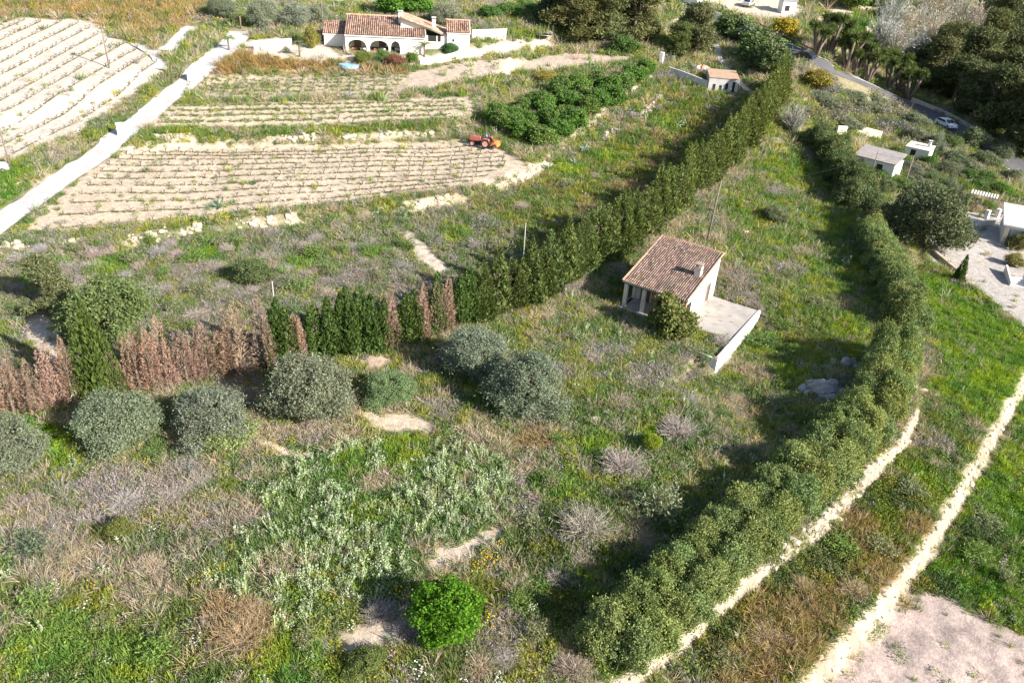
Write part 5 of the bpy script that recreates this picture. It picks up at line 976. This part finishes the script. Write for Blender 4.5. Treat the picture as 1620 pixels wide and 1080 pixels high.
skin_m = plain('skin', (.42, .26, .19), .6, .05, 3, 0, use_own=False); blue_m = plain('blue_cloth', (.10, .15, .28), .9, .12, 8, .1, use_own=False); grey_m = plain('grey_cloth', (.20, .20, .22), .9, .12, 8, .1, use_own=False)
J = [(-.48, 0, 1.12), (-.5, 0, 1.32), (-.46, 0, 1.56), (-.44, 0, 1.66), (-.41, 0, 1.8), (-.40, 0, 1.9), (-.47, .2, 1.55), (-.3, .27, 1.33), (-.03, .17, 1.5), (-.47, -.2, 1.55), (-.3, -.27, 1.33), (-.03, -.17, 1.5), (-.42, .11, 1.12), (-.02, .17, 1.14), (.05, .17, .75), (.18, .17, .72), (-.42, -.11, 1.12), (-.02, -.17, 1.14), (.05, -.17, .75), (.18, -.17, .72)]
E_ = [(0, 1), (1, 2), (2, 3), (3, 4), (4, 5), (2, 6), (6, 7), (7, 8), (2, 9), (9, 10), (10, 11), (0, 12), (12, 13), (13, 14), (14, 15), (0, 16), (16, 17), (17, 18), (18, 19)]
Rr = [.14, .14, .15, .055, .095, .075, .06, .045, .04, .06, .045, .04, .09, .07, .05, .045, .09, .07, .05, .045]
pr = thing('person', 'person in blue jacket sitting on the red tractor', 'person', TRC, hd); skinned('body', J, E_, Rr, skin_m, pr)
JJ = J[:3]+[J[6], (-.3, .27, 1.33), (-.1, .2, 1.46), J[9], (-.3, -.27, 1.33), (-.1, -.2, 1.46)]; skinned('jacket', JJ, [(0, 1), (1, 2), (2, 3), (3, 4), (4, 5), (2, 6), (6, 7), (7, 8)], [.17, .175, .175, .08, .065, .05, .08, .065, .05], blue_m, pr)
TJ = [J[0], J[12], J[13], (.04, .17, .8), J[16], J[17], (.04, -.17, .8)]; skinned('trousers', TJ, [(0, 1), (1, 2), (2, 3), (0, 4), (4, 5), (5, 6)], [.15, .11, .09, .065, .11, .09, .065], grey_m, pr)
MB().tube([(-.41, 0, 1.87), (-.41, 0, 1.93), (-.42, 0, 1.99)], [.115, .11, .05], 10).build('cap', blue_m, pr, True)
# ------------------------------------------------------------------ small things
for (a, b_, lab) in ((196, 214, 'white masonry marker block at the bend of the white track'), (305, 128, 'white masonry marker block higher up the white track')):
    q = P(a, b_); t = thing('marker_block', lab, 'pillar', q, .4); MB().box(-.7, .7, -.25, .25, -.3, 1.5).build('pillar', M['white'], t, bevel=.03); MB().box(-.78, .78, -.31, .31, 1.502, 1.6).build('coping', M['white'], t, bevel=.02)
q = P(860, 62); t = thing('trampoline', 'garden trampoline frame beside the dark bush at the yard', 'trampoline', q); r_ = MB(); r_.tube([(1.5*math.cos(a), 1.5*math.sin(a), .8) for a in np.linspace(0, 6.283, 25)], .05, 6); r_.build('ring', M['metal'], t); MB().cyl((0, 0, .78), 1.42, .02, 'z', 24).build('mat', M['rubber'], t)
for i in range(6): a = i*1.047; MB().tube([(1.5*math.cos(a), 1.5*math.sin(a), -.1), (1.5*math.cos(a), 1.5*math.sin(a), 2.4)], .03, 6).build('post', M['metal'], t)
q = P(1108, 112); t = thing('scrap_heap', 'heap of white and orange scrap above the block shed roof', 'rubble', q)
for i in range(9): o = MB().box(-.4, .4, -.3, .3, 0, .5).build('scrap_box', M['cloth'], t, bevel=.03); o.location = (random.uniform(-1.2, 1.2), random.uniform(-.7, .7), random.uniform(0, .5)); o.rotation_euler = (random.uniform(-.3, .3), .2, random.uniform(0, 3)); o.color = random.choice([(.9, .88, .85, 1), (.75, .3, .1, 1), (.8, .75, .6, 1)])
q = P(1447, 246); o = MB().tube([(0, 0, 0), (0, 0, .5), (0, 0, 1.1), (0, 0, 1.5)], [1.2, 1.1, .7, .05], 12).build('orange_tarp', M['cloth']); o.location = q; o.color = (.85, .35, .08, 1); tag(o, 'orange covered heap beside the white annex', 'tarpaulin')
q = P(1405, 282); o = MB().box(-1.6, 1.6, -.8, .8, -.2, .7).build('brick_planter', M['brick'], bevel=.04); o.location = q; o.rotation_euler = (0, 0, HRZ); tag(o, 'orange-brown brick planter in front of the cottage bushes', 'planter')
def agave(label, loc, s, i):
    r = np.random.default_rng(i); d = unit(r.normal(size=(40, 3))*[1, 1, .5]+[0, 0, .5]); o = link('agave', mk('agave', diamonds(d*.55, d, r.normal(size=(40, 3)), 1.1, .2, shade(r, 40)), M['leaf'])); o.location = (loc[0], loc[1], loc[2]+.1); o.scale = (s, s, s); o.color = (.26, .34, .27, 1); tag(o, label, 'agave')
for i, (a, b_, lab) in enumerate([(868, 270, 'blue-grey agave rosette below the tractor turn, left one'), (908, 263, 'blue-grey agave rosette below the tractor turn, right one'), (925, 240, 'blue-grey agave rosette below the orchard, upper one'), (345, 328, 'grey-green artichoke plant in the lower vine row')]): agave(lab, P(a, b_), 1.1, i)
# ------------------------------------------------------------------ ground cover (uncountable): instanced tufts
def tuft_grass(seed, n=22, h=.5, sp=.16, wd=.035, lean=.35):
    r = np.random.default_rng(seed); a = r.uniform(0, 6.28, n); b = np.stack([np.cos(a), np.sin(a), 0*a], 1)*r.uniform(0, sp, n)[:, None]; L = r.uniform(.5, 1.1, n)*h; d = unit(np.stack([np.cos(a), np.sin(a), 0*a], 1)*r.uniform(.1, 1.2, n)[:, None]*lean*2+np.array([0, 0, 1.])+r.normal(size=(n, 3))*.15)
    return strips(b, b+d*L[:, None], np.array([0, 0, .06*h]), np.full(n, wd), shade(r, n, .7, 1.3), r)
def tuft_leaf(seed, n=46, R=.35, h=.4, l=.15, w=.075):
    r = np.random.default_rng(seed); u = unit(r.normal(size=(n, 3))); u[:, 2] = np.abs(u[:, 2]); c = u*np.array([R, R, h])*r.uniform(.45, 1, n)[:, None]; return diamonds(c, r.normal(size=(n, 3))+u*.6, unit(u+r.normal(size=(n, 3))*.5), l*r.uniform(.7, 1.4, n), w*r.uniform(.7, 1.3, n), shade(r, n, .68, 1.32))
def tuft_spike(seed, n=7):
    r = np.random.default_rng(seed); parts = [tuft_leaf(seed, 26, .26, .35, .18, .07)]; b = r.normal(size=(n, 3))*[.13, .13, 0]; t = b+np.stack([r.normal(0, .1, n), r.normal(0, .1, n), r.uniform(.6, 1.05, n)], 1); parts.append(strips(b, t, np.zeros(3), np.full(n, .035), shade(r, n, .9, 1.3), r))
    m = n*9; k = r.integers(0, n, m); f = r.uniform(.45, 1.03, m)[:, None]; c = b[k]+(t-b)[k]*f+r.normal(size=(m, 3))*.035; o = np.tile([.72, .72, .58, 1.], (m, 1))*r.uniform(.75, 1.15, (m, 1)); o[:, 3] = r.uniform(.25, 1, m); parts.append(diamonds(c, r.normal(size=(m, 3)), r.normal(size=(m, 3)), .075, .06, o)); return join(parts)
def tuft_flower(seed, col, n=16):
    r = np.random.default_rng(seed); parts = [tuft_grass(seed, 14, .35, .2)]; c = r.normal(size=(n, 3))*[.2, .2, .05]+[0, 0, .4]; o = np.tile(list(col)+[1.], (n, 1))*r.uniform(.8, 1.1, (n, 1)); o[:, 3] = 1; parts.append(diamonds(c, r.normal(size=(n, 3))*[1, 1, .2], np.tile([0, 0, 1.], (n, 1))+r.normal(size=(n, 3))*.3, .085, .085, o)); return join(parts)
SRC = bpy.data.collections.new('ground_cover_sources')
KINDS_ = [tuft_grass(1, 32, .5, .24, .034), tuft_grass(2, 28, .62, .26, .03, .25), tuft_leaf(3), tuft_leaf(4, 60, .5, .45, .14, .06), tuft_grass(5, 26, .8, .2, .028, .7), tuft_grass(6, 22, .6, .3, .025, 1.0), twig_np(7, .5, .55, 16, .02), twig_np(8, .55, .5, 12, .02, 60, .1), tuft_spike(9), tuft_spike(10), tuft_flower(11, (.75, .52, .02)), tuft_flower(12, (.82, .8, .76))]
for i, d in enumerate(KINDS_): SRC.objects.link(bpy.data.objects.new('source_%02d' % i, mk('tuft', d, M['veg'])))
def scatter(name, label, pos, rot, scl, pid, tint, cat):
    n = len(pos); me = bpy.data.meshes.new(name); me.vertices.add(n); me.vertices.foreach_set('co', np.asarray(pos, np.float32).ravel())
    for nm, ty, key, dat in (('rot', 'FLOAT_VECTOR', 'vector', rot), ('scl', 'FLOAT', 'value', scl), ('pid', 'INT', 'value', pid), ('tint', 'FLOAT_COLOR', 'color', np.column_stack([tint, np.ones(n)]))):
        a = me.attributes.new(nm, ty, 'POINT'); a.data.foreach_set(key, np.asarray(dat, np.int32 if ty == 'INT' else np.float32).ravel())
    o = link(name, me); ng = bpy.data.node_groups.new(name, 'GeometryNodeTree'); ng.interface.new_socket('Geometry', in_out='INPUT', socket_type='NodeSocketGeometry'); ng.interface.new_socket('Geometry', in_out='OUTPUT', socket_type='NodeSocketGeometry')
    gi = ng.nodes.new('NodeGroupInput'); go = ng.nodes.new('NodeGroupOutput'); ip = ng.nodes.new('GeometryNodeInstanceOnPoints'); ci = ng.nodes.new('GeometryNodeCollectionInfo'); ci.inputs[0].default_value = SRC; ci.inputs[1].default_value = True; ci.inputs[2].default_value = True
    ip.inputs['Pick Instance'].default_value = True; L = ng.links.new; L(gi.outputs[0], ip.inputs['Points']); L(ci.outputs[0], ip.inputs['Instance']); L(ip.outputs[0], go.inputs[0])
    for nm, ty, soc in (('rot', 'FLOAT_VECTOR', 'Rotation'), ('scl', 'FLOAT', 'Scale'), ('pid', 'INT', 'Instance Index')):
        na = ng.nodes.new('GeometryNodeInputNamedAttribute'); na.data_type = ty; na.inputs[0].default_value = nm; out = [s for s in na.outputs if s.enabled][0]; L(out, ip.inputs[soc])
    o.modifiers.new('scatter', 'NODES').node_group = ng; tag(o, label, cat, kind='stuff'); return o
def inframe(x, y, z, m=140):
    q = np.stack([x, y, z], 1)-CAM; d = q@CF; u = 810+FPX*(q@CR)/d; v = 540-FPX*(q@CU)/d; return (d > 5) & (u > -m) & (u < 1620+m) & (v > -m) & (v < 1080+m*.8)
g2 = np.random.default_rng(77)
zones = [(-56, 66, 18, 78, 24.0, .74), (-90, 95, 78, 112, 12.0, .95), (-120, 130, 112, 170, 3.6, 1.35), (-170, 260, 170, 330, .9, 2.2)]
PTS = []
for x0, x1, y0, y1, den, sc in zones:
    n = int((x1-x0)*(y1-y0)*den); x = g2.uniform(x0, x1, n); y = g2.uniform(y0, y1, n); z = terrain(x, y); k = inframe(x, y, z); PTS.append(np.column_stack([x[k], y[k], z[k], np.full(k.sum(), sc)]))
PT = np.concatenate(PTS); X, Y, Z, SCL = PT.T
keep = np.ones(len(X), bool); thin = np.zeros(len(X))
for poly, c, soft in SOILS: thin = np.maximum(thin, sstep(-soft*.6, soft*.6, sdist(poly, X, Y)+(vnoise(X, Y, 1.1, 31)-.5)*soft))
for (p, q_, wh) in BANKS:
    A_, B_ = P(*p), P(*q_); e = (B_-A_)[:2]; t_ = np.clip(((X-A_[0])*e[0]+(Y-A_[1])*e[1])/(e@e), 0, 1); thin = np.maximum(thin, .95*sstep(1.0, .5, np.hypot(X-A_[0]-t_*e[0], Y-A_[1]-t_*e[1])))
keep &= g2.random(len(X)) > thin*.985
def corridor(path, hw):
    d = np.full(len(X), 1e9); p = np.asarray(path)[:, :2]
    for i in range(len(p)-1):
        e = p[i+1]-p[i]; t = np.clip(((X-p[i, 0])*e[0]+(Y-p[i, 1])*e[1])/(e@e), 0, 1); d = np.minimum(d, np.hypot(X-p[i, 0]-t*e[0], Y-p[i, 1]-t*e[1]))
    return d < hw
for pth, hw in ((PL(TRACK), 2.0), (rc, 3.6), (PL([(258, 84), (272, 74), (290, 52), (312, 40)]), 1.3), (PL([(1128, 52), (1135, 80), (1142, 100), (1166, 128), (1190, 150)]), .7)): keep &= ~corridor(pth, hw)
def local_box(o, x0, x1, y0, y1, k=1.0):
    c, s = math.cos(-o.rotation_euler.z), math.sin(-o.rotation_euler.z); dx, dy = X-o.location.x, Y-o.location.y; lx = (dx*c-dy*s)/k; ly = (dx*s+dy*c)/k; return (lx > x0) & (lx < x1) & (ly > y0) & (ly < y1)
keep &= ~local_box(house, -.2, HWd+.1, -.7, HD+.1); keep &= ~local_box(house, HWd-.2, SX+.3, Y2-.05, Y1+.1); keep &= ~local_box(house, SX-.5, SX+.8, Y3-.9, Y1); keep &= ~local_box(villa, -3.8, 16.5, -.4, 9, K); keep &= ~local_box(shed, -.2, 4, -.2, 3.6, K); keep &= ~local_box(bs, -.2, L1_+.2, -.2, 7.2); keep &= ~local_box(cot, -.3, 7.5, -.3, 4.9); keep &= ~local_box(rh, -.3, 8, -.4, 6); keep &= ~local_box(ann, -.1, 4.4, -.2, 3.6)
for poly, hw in ((_L1, .42), (_L2, .58)):
    d = np.abs(sdist(poly, X, Y))/(.35+1.3*fbm(X, Y, 2.2, 444)); keep &= ~((d < hw) & (Y < 66) & (g2.random(len(X)) < .98-.5*sstep(.48, .62, fbm(X, Y, 3, 333))*(poly is _L1)))
X, Y, Z, SCL = X[keep], Y[keep], Z[keep], SCL[keep]; n = len(X)
na_ = fbm(X, Y, 11, 201); nb = fbm(X, Y, 4.2, 202); nc_ = vnoise(X, Y, 1.6, 203); ne = fbm(X, Y, 6.5, 204)
# plant communities: weights for [green grass, leafy weed, dry straw, dry twigs, white spikes, yellow, white flowers]
Wt = np.column_stack([.25+1.3*sstep(.42, .62, nb), .2+1.1*sstep(.45, .62, ne), .2+1.5*sstep(.50, .64, na_*.5+nc_*.5), .06+1.0*sstep(.55, .70, fbm(X, Y, 5, 205)), .02+0*X, .02+.12*sstep(.6, .7, fbm(X, Y, 3, 206)), .012+.05*sstep(.6, .7, fbm(X, Y, 3, 207))])
gtint = np.column_stack([.205+.06*(nb-.5), .255+.07*(nb-.5), .088+0*X])
dry = np.tile([.48, .40, .29], (n, 1)); twg = np.tile([.37, .325, .295], (n, 1)); hsc = np.ones(n)
def reg(px, soft=1.2): return sstep(-soft, soft, sdist(W(px), X, Y)+(vnoise(X, Y, 1.5, 55)-.5)*2*soft)
def setw(m, w, t=None, d=None, h=None):
    global gtint, dry, hsc, Wt
    Wt = Wt*(1-m[:, None]*.9)+np.array(w)[None]*(.5+Wt*.5)*m[:, None]
    if t is not None: gtint = gtint*(1-m[:, None])+np.array(t)*m[:, None]
    if d is not None: dry = dry*(1-m[:, None])+np.array(d)*m[:, None]
    if h is not None: hsc = hsc*(1-m)+h*m
setw(reg([(0, 380), (450, 355), (720, 330), (850, 290), (900, 380), (760, 480), (480, 540), (200, 560), (0, 620)]), [.9, .9, .5, 1.0, .03, .03, .03], (.18, .235, .085), (.42, .35, .27))
setw(reg([(760, 330), (860, 280), (1010, 190), (1060, 130), (1160, 160), (1120, 240), (1000, 320), (860, 420)]), [1.6, .9, .7, .15, .05, .15, .03], (.185, .235, .065), (.38, .27, .15))
setw(reg([(380, 800), (460, 725), (600, 700), (760, 712), (832, 775), (760, 850), (690, 900), (600, 960), (480, 985), (330, 960), (330, 860)]), [1.2, 1.2, .2, .05, 1.5, .03, .03], (.18, .26, .08), None, 1.15)
setw(reg([(0, 900), (200, 910), (340, 960), (330, 1090), (0, 1090)]), [1.8, 1.0, .45, .1, .35, .12, .12], (.185, .235, .065))
setw(reg([(0, 765), (260, 745), (430, 800), (360, 900), (150, 910), (0, 890)]), [.9, .7, 1.0, .9, .2, .06, .02], (.19, .225, .095), (.44, .37, .285))
setw(reg([(330, 930), (430, 940), (450, 1040), (380, 1080), (320, 1040)], .8), [.1, .1, 2.4, .6, 0, .02, 0], None, (.45, .32, .18), 1.2)
setw(reg([(890, 480), (1000, 500), (1110, 600), (1190, 700), (1150, 790), (1000, 880), (880, 830), (860, 680), (900, 600)]), [1.4, 1.1, .7, .45, .12, .08, .03], (.185, .25, .08), (.44, .37, .27), 1.15)
setw(reg([(1150, 1090), (1100, 1010), (1190, 930), (1310, 840), (1450, 700), (1470, 640), (1530, 690), (1500, 800), (1400, 930), (1270, 1070)]), [1.3, 1.5, .5, .2, .06, .06, .02], (.17, .235, .065), (.38, .32, .2), 1.15)
setw(reg([(1150, 960), (1330, 850), (1420, 860), (1380, 940), (1240, 1080), (1140, 1080)], 1.0), [.9, 1.2, .9, .2, .05, .05, 0], (.185, .2, .06), (.38, .285, .15), 1.0)
setw(reg([(1440, 430), (1500, 440), (1580, 500), (1700, 560), (1640, 640), (1560, 680), (1500, 600), (1470, 520)]), [2.4, 1.0, .3, .05, .03, .04, 0], (.19, .30, .045), None, .8)
setw(reg([(1620, 620), (1700, 560), (1800, 800), (1700, 1010), (1560, 980), (1460, 900), (1500, 840), (1560, 740)]), [1.6, 1.5, .3, .15, .02, .03, 0], (.17, .275, .045), None, .85)
setw(reg([(1200, 240), (1290, 215), (1350, 330), (1380, 480), (1330, 560), (1230, 500), (1160, 420), (1150, 330)]), [2.0, .9, .5, .15, .04, .1, .02], (.2, .27, .07), (.44, .38, .27))
setw(reg([(1190, 500), (1330, 540), (1280, 690), (1160, 700), (1120, 620)]), [1.3, 1.2, .7, .2, .05, .1, .02], (.19, .255, .075), (.42, .35, .24))
setw(reg([(-150, 40), (30, 25), (160, 34), (240, 70), (330, 20), (330, -60), (-150, -60)], 3), [.8, .4, 1.6, .2, 0, .1, 0], (.22, .22, .07), (.42, .29, .14))
setw(reg([(300, 116), (345, 84), (400, 86), (500, 100), (640, 104), (640, 114), (500, 116)], 1), [.5, .5, 1.8, .1, 0, .05, 0], (.19, .19, .06), (.36, .23, .09))
setw(reg([(150, 232), (260, 208), (520, 206), (690, 200), (690, 216), (300, 222), (190, 232)], .8), [2.0, .7, .5, .1, 0, .1, .03], (.17, .235, .055))
setw(reg([(0, 255), (40, 262), (46, 300), (0, 345), (-60, 340), (-60, 260)], .8), [2.0, 1.4, .1, 0, 0, .05, 0], (.15, .25, .045), None, .9)
setw(reg([(1340, 30), (1400, 40), (1412, 90), (1360, 100), (1320, 70)], 2), [2.5, .3, .2, 0, 0, 0, 0], (.13, .22, .05))
setw(reg([(0, 655), (60, 650), (100, 690), (110, 740), (60, 720), (0, 690)], .8), [1.0, 2.2, .1, 0, 0, 0, 0], (.14, .27, .035))
def patch(lst, w, t=None, d=None, h=None):
    for a, b, r_ in lst:
        q = P(a, b); setw(sstep(r_*1.25, r_*.55, np.hypot(X-q[0], Y-q[1])+(vnoise(X, Y, 1.1, 66)-.5)*1.4), w, t, d, h)
patch([(60, 845, 2), (195, 800, 2.4), (290, 765, 2), (160, 760, 2), (940, 560, 2), (1030, 600, 2.5), (1090, 590, 2), (705, 650, 1.6), (870, 590, 1.5), (1250, 425, 2), (1170, 440, 2), (1230, 305, 2), (905, 450, 2.4), (980, 430, 1.6), (640, 985, 1.8), (800, 1000, 1.6), (900, 890, 2), (1480, 700, 1.4), (560, 440, 2), (640, 455, 2), (420, 440, 2), (300, 430, 2.4), (120, 440, 2)], [.3, .3, .6, 2.4, .02, .02, .02])
patch([(230, 930, 2), (100, 895, 2.6), (40, 820, 2), (350, 820, 2), (865, 690, 2), (1165, 650, 1.8), (760, 690, 2), (1200, 590, 2), (1270, 400, 2), (990, 640, 1.5), (690, 880, 1.6), (440, 900, 1.5), (820, 900, 1.5), (600, 760, 1.2), (1000, 850, 1.6), (250, 620, 2), (860, 400, 2), (930, 330, 2), (1000, 300, 2.5), (1330, 480, 1.6), (1130, 380, 1.6)], [.3, .3, 2.4, .5, .02, .03, .02])
patch([(1400, 900, 2.4), (1250, 1000, 2.6), (1350, 830, 1.6), (1180, 1060, 2.2), (1300, 960, 2), (1450, 830, 1.6), (845, 700, 1.5)], [.3, .5, 2.4, .2, 0, .03, 0], (.21, .21, .06), (.40, .29, .15))
patch([(930, 705, 2), (885, 770, 2), (905, 940, 2.6), (985, 1050, 2), (560, 745, 1.6), (640, 715, 2), (1205, 545, 2.4), (1460, 760, 1.6), (1500, 620, 2.2), (120, 690, 1.6), (90, 1010, 2.4), (200, 1050, 2), (470, 1050, 2), (760, 640, 1), (1030, 690, 1.4), (1250, 590, 1.6), (600, 400, 2), (720, 370, 2), (330, 400, 2), (180, 420, 2), (480, 420, 2), (900, 270, 3), (960, 250, 2.5), (1060, 200, 3), (1260, 270, 2.5), (1350, 520, 2)], [2.4, 1.4, .1, .05, .05, .06, .03], (.19, .285, .06))
patch([(860, 880, 2.4), (890, 965, 1.8), (1310, 870, 2.2), (1420, 790, 2), (1000, 905, 1.8), (1240, 900, 1.6), (1130, 1000, 1.6), (1360, 780, 1.5), (1480, 930, 1.6), (1550, 850, 2)], [.6, 2.4, .2, .3, .05, .03, .02], (.13, .165, .06), None, 1.25)
Wt = np.maximum(Wt, 1e-4)**1.35; cum = np.cumsum(Wt/Wt.sum(1, keepdims=True), 1); u = g2.random((n, 1)); cls = (u > cum).sum(1).clip(0, 6)
pick = np.array([[0, 1], [2, 3], [4, 5], [6, 7], [8, 9], [10, 10], [11, 11]]); pid = pick[cls, g2.integers(0, 2, n)]
jit = g2.uniform(.82, 1.18, (n, 1))*np.column_stack([g2.normal(1, .07, n), np.ones(n), g2.normal(1, .10, n)])
tint = np.where((cls == 2)[:, None], dry, np.where((cls == 3)[:, None], twg, np.where((cls == 4)[:, None], gtint*1.3+[.03, .03, .02], gtint)))*jit
yel = (cls < 2) & (fbm(X, Y, 2.2, 401) > .56); tint[yel] = tint[yel]*[1.45, 1.22, .75]; drk = (cls < 2) & (fbm(X, Y, 2.6, 402) > .56); tint[drk] = tint[drk]*[.72, .85, .8]
scl = SCL*hsc*g2.lognormal(-.05, .36, n)*np.where((g2.random(n) < .05) & (cls > 0) & (cls < 4), 1.6, 1.0)*np.where(cls == 1, 1.15, np.where(cls == 3, 1.3, 1.0)); scl = np.minimum(scl, SCL*1.75); scl = np.where(cls == 4, scl*g2.uniform(.55, 1.2, n), scl)
rot = np.column_stack([g2.normal(0, .2, n), g2.normal(0, .2, n), g2.uniform(0, 6.28, n)])
cov = ['grass', 'leafy_weeds', 'dry_straw', 'dry_twigs', 'white_spike_weeds', 'yellow_flowers', 'white_flowers']; labs = ['green grass growing over the plots and banks', 'low leafy weeds between the grass', 'dry straw-coloured grass among the weeds', 'dry grey twigs and dead stalks in the scrub', 'weeds with pale flower spikes in the middle of the plot', 'small yellow wild flowers in the weeds', 'small white wild flowers in the weeds']
for k in range(7):
    m = cls == k; scatter(cov[k], labs[k], np.column_stack([X, Y, Z-.02])[m], rot[m], scl[m], pid[m], np.clip(tint[m], .01, .9), 'weeds' if k else 'grass')
# weeds along the vine rows, and the vines past the counted ones
rp = []
for rows, wd, den, prob in ((ROWS1, .10, 13, 1.05), (ROWS2, .22, 9, 1.1), (ROWS3, .35, 9, 1.15), (ROWSL, .10, 10, 1.0)):
    for A_, B_ in rows:
        L_ = np.linalg.norm(B_-A_); s = g2.uniform(0, 1, int(L_*den)); sag = {id(ROWS1): 1.6, id(ROWS2): .8, id(ROWS3): .8}.get(id(rows), 0.)
        big_ = rows is ROWS2 or rows is ROWS3; q = A_+(B_-A_)*s[:, None]+np.column_stack([0*s, -sag*4*s*(1-s)*.6])+g2.normal(0, wd, (len(s), 2))*[.5, 1]; q = q[fbm(q[:, 0], q[:, 1], 5, 90) < prob*.75]; rp.append(np.column_stack([q, np.full(len(q), 1.7 if big_ else 1.0)]))
rp = np.concatenate(rp); rk = rp[:, 2]; rp = rp[:, :2]; m = len(rp); scatter('row_weeds', 'thin grass and weeds along the vine rows', np.column_stack([rp, terrain(rp[:, 0], rp[:, 1])-.02]), np.column_stack([np.zeros((m, 2)), g2.uniform(0, 6.28, m)]), rk*g2.uniform(.2, .44, m), g2.choice([0, 2, 4, 5], m, p=[.4, .2, .25, .15]), np.where((rk > 1.5)[:, None], [.19, .235, .07], [.175, .18, .075])*g2.uniform(.7, 1.5, (m, 1))*np.column_stack([g2.normal(1.05, .15, m), np.ones(m), np.ones(m)]), 'grass')
SRC2 = bpy.data.collections.new('vine_sources')
for i in range(4): SRC2.objects.link(bpy.data.objects.new('vine_source_%d' % i, VM[i]))
_S = SRC; SRC = SRC2; m = len(rest); scatter('vine_rows', 'bare grape vines of the upper and left vineyard plots', np.column_stack([rest, terrain(rest[:, 0], rest[:, 1])]), np.column_stack([np.zeros((m, 2)), g2.uniform(0, 6.28, m)]), g2.uniform(.5, .8, m), g2.integers(0, 4, m), np.ones((m, 3)), 'grape vine'); SRC = _S
print('tufts', n, 'row weeds', len(rp), 'rest vines', len(rest))
